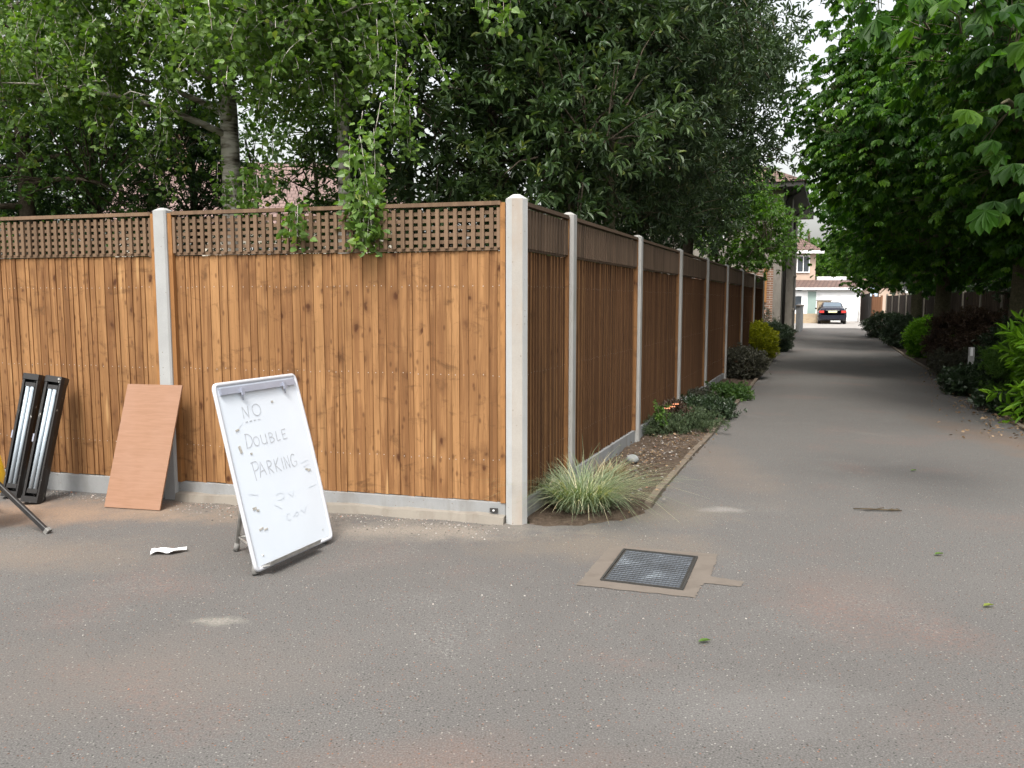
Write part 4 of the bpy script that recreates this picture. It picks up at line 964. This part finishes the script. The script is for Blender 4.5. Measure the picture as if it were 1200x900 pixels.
# ------------------------------------------------------------ grass tuft
def tuft(name, label, c, n, h, rad, mat, lean=1.0, w_=.006, cat='grass tuft'):
    V = []; Q = []; Rn = []; c = np.array(c); seg = 5
    for i in range(n):
        a = random.uniform(0, 6.28); r = rad * random.random() ** .6 * .55; hh = h * random.uniform(.3, 1.2); b = np.array([math.cos(a) * r, math.sin(a) * r, 0])
        a2 = a + random.gauss(0, .6); out = np.array([math.cos(a2), math.sin(a2), 0]) * lean * hh * random.uniform(.25, 1.0); sd_ = np.array([-math.sin(a2), math.cos(a2), 0]) * w_ * random.uniform(.5, 1)
        o = len(V); cv = random.uniform(.2, .9)
        for k in range(seg + 1):
            t_ = k / seg; p = b + out * t_ ** 1.5 + np.array([0, 0, hh * (t_ - cv * .45 * t_ ** 3 * lean)]); q = sd_ * (1 - t_ * .88); V += [p + q, p - q]
        Q += [(o + 2 * k, o + 2 * k + 1, o + 2 * k + 3, o + 2 * k + 2) for k in range(seg)]; Rn += [random.random()] * (2 * seg + 2)
    o = np_mesh(name, np.array(V), Q, Rn, mat); o.location = tuple(c); return tag(o, label, cat)
g = G(684, 600); tuft('grass_tuft', 'pale green tuft of long grass at the foot of the corner post', (g.x, g.y + .10, .01), 1500, .40, .36, M['leaf_grass'], 1.9, .0048)
g = G(750, 565); tuft('dry_grass', 'straw coloured dry grass beside the pale green tuft', (g.x - .22, g.y + .12, .02), 300, .17, .24, M['leaf_dry'], 1.1, .004)

# ------------------------------------------------------------ shrubs and bed plants
def shrub(name, label, c, r, n, size, mat, asp=.55, per=5, ln=7, lumps=.1, group=None, tm=T_OVAL, shell=.7, cat='shrub', droop=.0, sp=.045, up=.3):
    c = Vector(c); t = empty(name, (c.x, c.y, 0), 0, label, cat, group)
    P, O = blob_points([((0, 0, r[2] * .95), (r[0], r[1], r[2] * .98))], n, shell, lumps); k0 = P[:, 2] > .03; P, O = P[k0], O[k0]
    st = MB()
    for i in range(0, len(P), max(1, len(P) // 60)):
        p = Vector(P[i]); st.tube([(p.x * .08, p.y * .08, 0), (p.x * .5, p.y * .5, p.z * .55), p], [.010, .007, .003], 4, cap=False)
    st.build('stems', M['stem'], t)
    B, D = cluster_shoots(P, O, per, sp, up); v, q, k = shoots(B, D, ln, size * 1.3, size, asp, .95, droop, tm)
    np_mesh('foliage', v, q, per_leaf(v, k, group=ln), mat, t); return t
# left bed, nearest first
g = G(806, 505)
shrub('juniper', 'low spreading juniper across the bed by the third lane fence panel', (g.x - .02, g.y + .35, 0), (.42, .75, .085), 420, .032, M['leaf_juniper'], .3, 6, 8, .35, shell=.2, cat='shrub')
g = G(848, 492); shrub('creeping_plant', 'dark green creeping plant spilling over the lane edging', (g.x - .12, g.y + .35, 0), (.30, .55, .09), 300, .04, M['leaf_dark'], .5, 5, 7, .3, shell=.3, cat='plant')
g = G(786, 512); shrub('spreading_juniper', 'small trailing juniper in front of the rose, beside the edging', (g.x - .12, g.y + .25, 0), (.34, .35, .06), 220, .03, M['leaf_juniper'], .3, 5, 7, .3, shell=.2)
g = AT(776, 500, 9.05); t = empty('rose_bush', (g.x, g.y, 0), 0, 'small rose bush with yellow green leaves and orange blooms against the fence', 'rose')
st = MB(); tips = []
for i in range(7):
    a = random.uniform(0, 6.28); e = Vector((math.cos(a) * .10 + .02, math.sin(a) * .10, random.uniform(.2, .38))); st.tube([(0, 0, 0), e * .5 + Vector((.02, 0, .03)), e], [.007, .005, .003], 5); tips.append(e)
st.build('stems', M['stem'], t)
B = np.array([tuple(e * random.uniform(.45, 1)) for e in tips for _ in range(9)]); D = rng.normal(0, 1, B.shape) + [0, 0, .4]
v, q, k = shoots(B, D, 6, .05, .034, .6, 1.0, .1, T_OVAL); np_mesh('foliage', v, q, per_leaf(v, k, .3, .9), M['leaf_spring'], t)
for e in (AT(782, 480, 9.0), AT(792, 475, 9.05), AT(788, 478, 9.1)):
    p = e - Vector((g.x, g.y, 0)); f = MB()
    for j in range(9):
        a = j * 2.4; rr = .008 + j * .002; f.add([p + Vector((0, 0, 0)), p + Vector((math.cos(a) * rr * 1.6, math.sin(a) * rr * 1.6, .01)), p + Vector((math.cos(a + .5) * rr * 2, math.sin(a + .5) * rr * 2, .02)), p + Vector((math.cos(a + 1) * rr * 1.6, math.sin(a + 1) * rr * 1.6, .01))], [(0, 1, 2, 3)])
    f.build('bloom', M['flower'], t)
shrub('bed_plant', 'reddish brown leafy plant between the rose and the fence', AT(790, 505, 9.7).to_2d().to_3d(), (.15, .18, .13), 90, .04, M['leaf_copper'], .5, cat='plant', group=None)
g = G(855, 470); shrub('bed_plant', 'bright green low leafy plant in front of the rounded dark shrub', (g.x + .05, g.y + .3, 0), (.26, .4, .08), 170, .05, M['leaf_hazel'], .6, 5, 6, .3, shell=.3, cat='plant')
g = G(835, 478); shrub('bed_plant', 'dull purple low plant between the juniper and the fence', (g.x - .15, g.y + .6, 0), (.3, .6, .08), 200, .035, M['leaf_purple'], .5, 5, 6, .3, shell=.3, cat='plant')
g = G(878, 446); shrub('dark_shrub', 'rounded dark purple green shrub in front of the golden shrub', (g.x + .0, g.y + .45, 0), (.43, .45, .30), 460, .035, M['leaf_purple'], .55, 5, 7, .12)
g = G(887, 424); shrub('golden_shrub', 'round golden yellow shrub beside the lane fence', (g.x + .03, g.y + .25, 0), (.46, .46, .47), 800, .045, M['leaf_gold'], .65, 5, 6, .05, shell=.8)
g = G(912, 412); shrub('dark_shrub', 'dark green shrub between golden shrub and roughcast house corner', (g.x, g.y + .3, 0), (.40, .8, .42), 420, .05, M['leaf_dark'], .5, 5, 7, .15)
shrub('bare_shrub', 'thin dark shrub in front of the brick wall, behind the golden shrub', (7.9, 26.2, 0), (.5, .5, .75), 130, .06, M['leaf_purple'], .5, 4, 5, .2, shell=.3)
# right bed, from near to far
def rhodo(label, c, r, n, size, mat='leaf_laurel'):
    return shrub('rhododendron', label, c, r, n, size, M[mat], .30, 2, 9, .15, tm=T_OVAL, shell=.55, sp=.1, up=.5, cat='shrub', group='large leaved shrubs at the right edge')
rhodo('large long-leaved rhododendron at the right edge of the photo', (7.05, 9.9, 0), (.75, .9, .75), 300, .17, 'leaf_lime')
shrub('feathery_conifer', 'feathery green low conifer beside the small grey marker', (7.75, 12.4, 0), (.55, .7, .50), 460, .05, M['leaf_spring'], .22, 6, 9, .2, shell=.3)
shrub('ground_ivy', 'dark glossy ivy patch spilling to the right-hand edging', (7.42, 13.0, 0), (.42, .6, .20), 330, .06, M['leaf_dark'], .75, 5, 6, .25, shell=.4, cat='plant')
shrub('ground_ivy', 'low ivy patch on bare soil right beside the rhododendron', (6.75, 10.7, 0), (.35, .6, .10), 200, .06, M['leaf_dark'], .75, 5, 6, .25, shell=.4, cat='plant')
shrub('copper_shrub', 'large dark copper leaved shrub between lime shrub and grey marker', (9.6, 17.0, 0), (.78, 1.0, .66), 900, .055, M['leaf_copper'], .5, 5, 7, .14)
shrub('bed_plant', 'grey purple low plants under the copper shrub along the edging', (8.75, 16.0, 0), (.40, 1.0, .24), 360, .05, M['leaf_purple'], .5, 5, 6, .25, shell=.4, cat='plant')
shrub('lime_shrub', 'clipped round lime green shrub on the right of the lane', (11.0, 21.6, 0), (.52, .6, .53), 900, .05, M['leaf_lime'], .6, 5, 6, .05, shell=.8)
shrub('dark_shrub', 'dark green shrub directly beyond the lime green shrub', (12.75, 26.0, 0), (.75, 1.3, .50), 520, .07, M['leaf_dark'], .5, 5, 6, .16)
shrub('dark_shrub', 'farthest dark shrub on the right, near the gate post', (15.4, 33.5, 0), (.8, 1.6, .48), 460, .08, M['leaf_dark'], .5, 5, 6, .16)
shrub('background_shrub', 'tall dark shrub behind the feathery conifer, in front of the old fence', (8.75, 13.6, 0), (.6, 1.1, .65), 420, .08, M['leaf_dark'], .5, 5, 6, .2)
shrub('background_shrub', 'tall dark shrub behind the rhododendron at the right edge', (8.5, 11.2, 0), (.8, 1.1, .95), 460, .09, M['leaf_dark'], .5, 5, 6, .2)
# small grey marker post in the bed
g = AT(1139, 405, 13.6); t = empty('marker_post', (g.x, g.y, 0), R(-20), 'small grey upright marker plate in the right bed', 'marker')
c = MB(); c.box((0, 0, .36), (.095, .02, .75), bev=.004); c.build('plate', M['marker_post'], t); c = MB(); c.box((0, -.012, .66), (.04, .006, .14), bev=.001); c.build('white_panel', M['white_paint'], t)

# ------------------------------------------------------------ old fence on the right
RF = Vector((8.6, 9.5, 0)); RT = Vector((18.9, 41.5, 0)); rd = (RT - RF); ln = rd.length
of = empty('old_fence', RF, math.atan2(rd.y, rd.x), 'old dark timber fence in deep shade behind the right-hand shrubs', 'fence')
nb = 15
for i in range(nb):
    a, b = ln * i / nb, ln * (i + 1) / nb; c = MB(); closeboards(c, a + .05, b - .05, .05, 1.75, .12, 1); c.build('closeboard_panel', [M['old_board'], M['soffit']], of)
    c = MB(); post(c, b, 0.0, 1.85, .1); c.build('post', M['footing'], of)

# ------------------------------------------------------------ buildings
def window(parent, x, z, wd, ht, y, bars=1, depth=.05, glass='glass', name='window'):
    f = MB(); b = .07
    f.box((x, y, z + ht / 2 - b / 2), (wd, depth, b)); f.box((x, y, z - ht / 2 + b / 2), (wd, depth, b))
    for sx in (-1, 1): f.box((x + sx * (wd / 2 - b / 2), y, z), (b, depth, ht - 2 * b))
    for k in range(1, bars + 1): f.box((x - wd / 2 + wd * k / (bars + 1), y, z), (.05, depth, ht - 2 * b))
    o = f.build(name, M['white_paint'], parent); g_ = MB(); g_.box((x, y + .01, z), (wd - 2 * b, .01, ht - 2 * b)); g_.build('pane', M[glass], o); return o
# peach house at the far end, with its white garage range
HY = 60.0
h = empty('peach_house', (22.1, HY, 0), 0, 'peach rendered house with white garage and lean-to tiled roof at the end of the lane', 'house')
c = MB(); c.box((-4.6, 4.0, 2.55), (9.1, 7.9, 5.1)); c.build('wall', M['peach'], h)
c = MB(); x0, x1, y0, y1, ze, zr = -9.6, .35, -.45, 8.4, 5.1, 7.9
V = [(x0, y0, ze), (x1, y0, ze), (x1, y1, ze), (x0, y1, ze), (x0 + 3.4, 4, zr), (x1 - 3.4, 4, zr)]
c.add(V, [(0, 1, 5, 4), (1, 2, 5), (2, 3, 4, 5), (3, 0, 4), (0, 3, 2, 1)]); rf_ = c.build('roof', M['tile_brown'], h)
c = MB(); c.box(((x0 + x1) / 2, y0 + .05, ze - .1), (x1 - x0, .12, .2)); c.build('gutter_board', M['white_paint'], h)
window(h, -.98, 4.15, .95, 1.25, -.02, 1); window(h, -4.2, 4.15, 1.4, 1.25, -.02, 2)
# garage range stands forward
c = MB(); c.box((-1.75, -.95, 1.2), (8.5, 1.85, 2.4)); c.build('garage_wall', M['white_paint'], h)
c = MB(); c.add([(-6.2, -2.15, 2.42), (2.62, -2.15, 2.42), (2.62, -.02, 3.0), (-6.2, -.02, 3.0), (-6.2, -2.15, 2.36), (2.62, -2.15, 2.36), (2.62, -.02, 2.36), (-6.2, -.02, 2.36)], [(0, 1, 2, 3), (1, 5, 6, 2), (0, 3, 7, 4), (4, 7, 6, 5)]); c.build('lean_to_roof', M['tile_brown'], h)
c = MB(); c.box((1.35, .1, 3.12), (2.5, .2, .26)); c.box((-1.8, -2.19, 2.34), (8.9, .08, .16)); c.build('fascia', M['white_paint'], h)
c = MB(); c.box((.95, -1.90, 1.05), (2.7, .05, 2.0))
gd = c.build('garage_door', M['white_paint'], h)
for sx in (.3, 1.6):
    for sz in (.35, .82, 1.29, 1.72): c = MB(); c.box((sx, -1.935, sz), (1.05, .03, .34)); c.build('door_panel', M['white_paint'], gd)
window(h, -.95, 1.18, .75, 2.1, -1.9, 0, glass='door_green'); 
d = MB(); d.box((-2.0, -1.9, 1.05), (.9, .06, 2.05)); dr = d.build('front_door', M['white_paint'], h); d = MB(); d.box((-1.95, -1.94, 1.35), (.5, .03, .95)); d.build('door_glass', M['glass'], dr)
d = MB(); d.tube([(-1.65, -1.96, 1.0), (-1.65, -1.96, 1.15)], .015, 6); d.build('door_handle', M['rim'], dr)
for x in (-.95, -2.0):
    d = MB(); d.box((x, -1.9, 2.24 if x < -1 else 2.27), (.7, .05, .1)); d.build('top_light', M['glass'], h)
d = MB(); d.tube([(2.35, -1.95, 0.02), (2.35, -1.95, 2.3)], .045, 8); d.build('drainpipe', M['white_paint'], h)
# buff brick garden wall with a pier
q = empty('brick_wall', (21.0, 55.4, 0), 0, 'low buff brick garden wall with a taller pier beside the parked car', 'wall')
c = MB(); c.box((-1.9, 0, .32), (3.2, .22, .64)); c.build('low_wall', M['brick_buff'], q); c = MB(); c.box((-.0, 0, .75), (.85, .3, 1.5)); c.build('pier', M['brick_buff'], q)
c = MB(); c.box((0, 0, 1.53), (.95, .4, .05)); c.build('coping', M['footing'], q)
# small gabled outbuilding
q = empty('gabled_outbuilding', (28.05, 63.0, 0), 0, 'small peach gabled outbuilding with white bargeboards right of the garage', 'outbuilding')
c = MB(); c.add([(-2.0, 0, 0), (2.0, 0, 0), (2.0, 0, 2.1), (0, 0, 3.2), (-2.0, 0, 2.1), (-2.0, 4, 0), (2.0, 4, 0), (2.0, 4, 2.1), (0, 4, 3.2), (-2.0, 4, 2.1)], [(0, 1, 2, 3, 4), (9, 8, 7, 6, 5), (0, 4, 9, 5), (1, 6, 7, 2)]); c.build('wall', M['peach'], q)
c = MB(); c.add([(-2.25, -.3, 1.98), (0, -.3, 3.25), (0, 4.3, 3.25), (-2.25, 4.3, 1.98), (2.25, -.3, 1.98), (2.25, 4.3, 1.98)], [(0, 1, 2, 3), (1, 4, 5, 2)]); 
c.add([(-2.25, -.3, 1.90), (0, -.3, 3.17), (0, 4.3, 3.17), (-2.25, 4.3, 1.90), (2.25, -.3, 1.90), (2.25, 4.3, 1.90)], [(3, 2, 1, 0), (2, 5, 4, 1)]); c.build('roof', M['tile_brown'], q)
c = MB(); 
for s in (-1, 1): c.add([(s * 2.3, -.36, 1.86), (0, -.36, 3.15), (0, -.36, 3.33), (s * 2.3, -.36, 2.04), (s * 2.3, -.30, 1.86), (0, -.30, 3.15), (0, -.30, 3.33), (s * 2.3, -.30, 2.04)], [(0, 1, 2, 3), (7, 6, 5, 4), (3, 2, 6, 7), (0, 4, 5, 1)])
c.build('bargeboard', M['white_paint'], q)
# brown gate, dark side fence, gate post with sign
q = empty('garden_gate', (26.2, 60.5, 0), 0, 'brown boarded garden gate below the peach gable', 'gate')
c = MB(); closeboards(c, -1.0, 0.9, .06, 1.75, .13); c.build('boards', [M['gate_wood'], M['lane_edge']], q); c = MB()
for x in (-.98, .95): c = MB(); c.box((x, 0, .95), (.12, .12, 1.9)); c.build('gate_upright', M['gate_wood'], q)
c = MB(); c.tube([(.7, -.04, .9), (.7, -.04, 1.05)], .02, 6); c.build('handle', M['iron_frame'], q)
q = empty('side_fence', (24.6, 55.4, 0), R(78), 'black stained fence running back between garage and brown gate', 'fence')
c = MB(); closeboards(c, 0, 5.2, .05, 2.0, .15, -1); closeboards(c, 0, 5.2, .05, 2.0, .15, 1); c.build('closeboard_panel', [M['soffit'], M['soffit']], q)
for x in (0, 2.6, 5.2): c = MB(); c.box((x, 0, 1.02), (.1, .1, 2.05)); c.build('post', M['soffit'], q)
g = AT(1021, 385, 43.0); q = empty('gate_post', (g.x - .05, 42.6, 0), 0, 'brown boarded gate post panel at the end of the right-hand fence', 'gate')
c = MB(); c.box((.12, 0, .85), (.36, .1, 1.7), bev=.01); c.build('panel', M['gate_wood'], q); c = MB(); c.box((-.1, 0, .9), (.1, .12, 1.85), bev=.01); c.build('post', M['gate_wood'], q)
q = empty('pole_sign', (g.x - .0, 42.9, 0), R(-8), 'pale blue square sign on a thin white pole by the brown gate post', 'sign')
c = MB(); c.tube([(0, 0, 0), (0, 0, 2.25)], .03, 8); c.build('pole', M['white_paint'], q); c = MB(); c.box((0, -.045, 1.98), (.36, .02, .5), bev=.004); c.build('sign_board', M['sign'], q)

# roughcast house on the left of the lane: the wall seen at a grazing angle under a dark soffit
hy = math.atan2(1, .394)
h = empty('roughcast_house', (9.2, 28.2, 0), hy, 'grey roughcast house with dark soffit and tiled roof beside the lane', 'house')
# local x runs down the lane, local +y lies to the left (away from the lane)
c = MB(); c.box((5.4, 4.0, 2.65), (10.8, 8.0, 5.3)); c.build('wall', M['render_wall'], h)
c = MB(); c.box((5.4, 3.9, 5.34), (12.0, 9.1, .16)); c.build('soffit', M['soffit'], h)
c = MB(); V = [(-.65, -.7, 5.43), (11.45, -.7, 5.43), (11.45, 8.55, 5.43), (-.65, 8.55, 5.43), (3.2, 3.9, 7.7), (7.6, 3.9, 7.7)]
c.add(V, [(0, 1, 5, 4), (1, 2, 5), (2, 3, 4, 5), (3, 0, 4), (0, 3, 2, 1)]); c.build('roof', M['tile_brown'], h)
c = MB(); c.box((2.2, -.16, 1.9), (1.2, .32, 3.8), bev=.02); c.box((2.2, -.1, 4.4), (.8, .2, 1.65), bev=.02); c.build('chimney_breast', M['render_wall'], h)
for x in (.35, 6.2): c = MB(); c.tube([(x, -.08, .02), (x, -.08, 4.9), (x, -.5, 5.24)], .05, 8); c.build('drainpipe', M['soffit'], h)
for z in (1.2, 2.4, 3.5): c = MB(); c.box((2.2, -.345, z), (1.0, .05, .07)); c.build('ledge', M['footing'], h)
window(h, 7.5, 4.1, 1.1, 1.1, -.02, 1); window(h, 7.5, 1.5, 1.1, 1.2, -.02, 1)
c = MB(); c.box((-.03, 2.5, 4.1), (.05, 1.2, 1.1)); wf = c.build('window', M['white_paint'], h); c = MB(); c.box((-.065, 2.5, 4.1), (.02, 1.0, .92)); c.build('pane', M['glass'], wf)
# brick garden wall in front of it
q = empty('brick_garden_wall', (8.35, 27.1, 0), R(170), 'brown brick wall with a pale timber plank between lane fence and roughcast house', 'wall')
c = MB(); c.box((1.1, 0, 1.3), (2.6, .22, 2.6)); c.build('brickwork', M['brick'], q); c = MB(); c.box((.05, .14, 2.0), (.1, .04, 1.1)); c.build('plank', M['batten'], q); c = MB(); c.box((1.1, 0, 2.63), (2.7, .3, .06)); c.build('coping', M['footing'], q)
# low rendered wall beyond the roughcast house
q = empty('low_lane_wall', (13.75, 39.2, 0), hy, 'low grey rendered wall along the lane beyond the roughcast house', 'wall')
c = MB(); c.box((1.9, .1, .62), (3.8, .2, 1.24)); c.build('wall_body', M['gravel_board'], q); c = MB(); c.box((1.9, .1, 1.27), (3.9, .28, .06)); c.build('coping', M['footing'], q)
# pink roofed house behind the birches
h = empty('pink_roofed_house', (-8.3, 27, 0), R(4), 'house with pinkish tiled roof glimpsed between the two birch trunks', 'house')
c = MB(); c.box((0, 3.5, 2.0), (9, 7, 4.0)); c.build('wall', M['cream_wall'], h)
c = MB(); V = [(-4.9, -.4, 3.95), (4.9, -.4, 3.95), (4.9, 7.4, 3.95), (-4.9, 7.4, 3.95), (-4.9, 3.5, 6.5), (4.9, 3.5, 6.5)]; c.add(V, [(0, 1, 5, 4), (2, 3, 4, 5), (1, 2, 5), (3, 0, 4), (0, 3, 2, 1)]); rf_ = c.build('roof', M['tile_pink'], h)
c = MB(); c.box((-3.5, 3.5, 6.8), (.8, .6, 1.3)); c.build('chimney', M['brick'], rf_)
for x in (-2.6, .4, 2.8): window(h, x, 2.8, 1.2, 1.1, -.03, 1)

# ------------------------------------------------------------ parked car (seen from behind)
q = empty('parked_car', (21.35, 55.0, 0), R(-19), 'dark blue black saloon parked nose-in before the white garage', 'car')
# local +y forward. cross sections along y: (y, half width, z belt, z roof, roof half width)
secs = [(-2.25, .72, .34, .66, .90, .60), (-2.20, .84, .26, .72, 1.00, .68), (-1.75, .88, .22, .78, 1.05, .70), (-1.35, .89, .22, .82, 1.12, .66), (-.75, .89, .22, .84, 1.38, .58), (.1, .89, .22, .84, 1.42, .58), (.75, .89, .22, .84, 1.32, .58), (1.25, .88, .22, .82, 1.02, .66), (1.9, .84, .24, .72, .86, .68), (2.25, .70, .34, .58, .70, .56)]
c = MB(); V = []; n = 12
for (y, hw_, zb, zm, zt, rw) in secs:
    pr = [(-hw_ * .93, zb), (-hw_, zb + (zm - zb) * .45), (-hw_ * .985, zm), (-rw - (hw_ - rw) * .35, zm + (zt - zm) * .45), (-rw, zt - .04), (-rw * .7, zt), (rw * .7, zt), (rw, zt - .04), (rw + (hw_ - rw) * .35, zm + (zt - zm) * .45), (hw_ * .985, zm), (hw_, zb + (zm - zb) * .45), (hw_ * .93, zb)]
    V += [(x, y, z) for x, z in pr]
k = len(secs); fs = [(i * n + j, i * n + (j + 1) % n, (i + 1) * n + (j + 1) % n, (i + 1) * n + j) for i in range(k - 1) for j in range(n)] + [tuple(range(n)), tuple(range((k) * n - 1, (k - 1) * n - 1, -1))]
c.add(V, fs, smooth=True); body = c.build('body', M['car_paint'], q)
c = MB(); c.add([(-.56, -1.375, 1.12), (.56, -1.375, 1.12), (.50, -.80, 1.385), (-.50, -.80, 1.385)], [(0, 1, 2, 3)]); 
rw_ = c.build('rear_window', M['car_glass'], q); rw_.location = (0, -.012, .012)
c = MB(); c.add([(-.56, 1.22, 1.06), (.56, 1.22, 1.06), (.50, .78, 1.325), (-.50, .78, 1.325)], [(3, 2, 1, 0)]); o = c.build('windscreen', M['car_glass'], q); o.location = (0, .012, .012)
for s in (-1, 1):
    c = MB(); c.add([(s * .875, -1.2, .86), (s * .875, 1.05, .86), (s * .70, .68, 1.27), (s * .69, -.70, 1.32)], [(0, 1, 2, 3)]); o = c.build('side_window', M['car_glass'], q); o.location = (s * .012, 0, 0)
    c = MB(); c.box((s * .66, -2.235, .80), (.30, .07, .15), bev=.02); c.build('tail_light', M['tail_red'], q)
    c = MB(); c.box((s * .93, .75, .98), (.14, .1, .11), bev=.03); c.build('mirror', M['car_paint'], q)
    for y in (-1.35, 1.4):
        c = MB(); c.tube([(s * .68, y, .315), (s * .86, y, .315)], .315, 20); wo = c.build('wheel', M['tyre'], q); c = MB(); c.tube([(s * .85, y, .315), (s * .868, y, .315)], .2, 14); c.build('rim', M['rim'], wo)
c = MB(); c.box((0, -2.262, .80), (.52, .02, .12)); c.build('number_plate', M['plate'], q)
c = MB(); c.box((0, -2.27, .46), (1.5, .12, .24), bev=.04); c.build('bumper', M['car_paint'], q)
c = MB(); c.box((0, -2.265, .895), (.8, .03, .025)); c.build('boot_trim', M['rim'], q)
print('faces', sum(len(o.data.polygons) for o in sc.objects if o.type == 'MESH'))
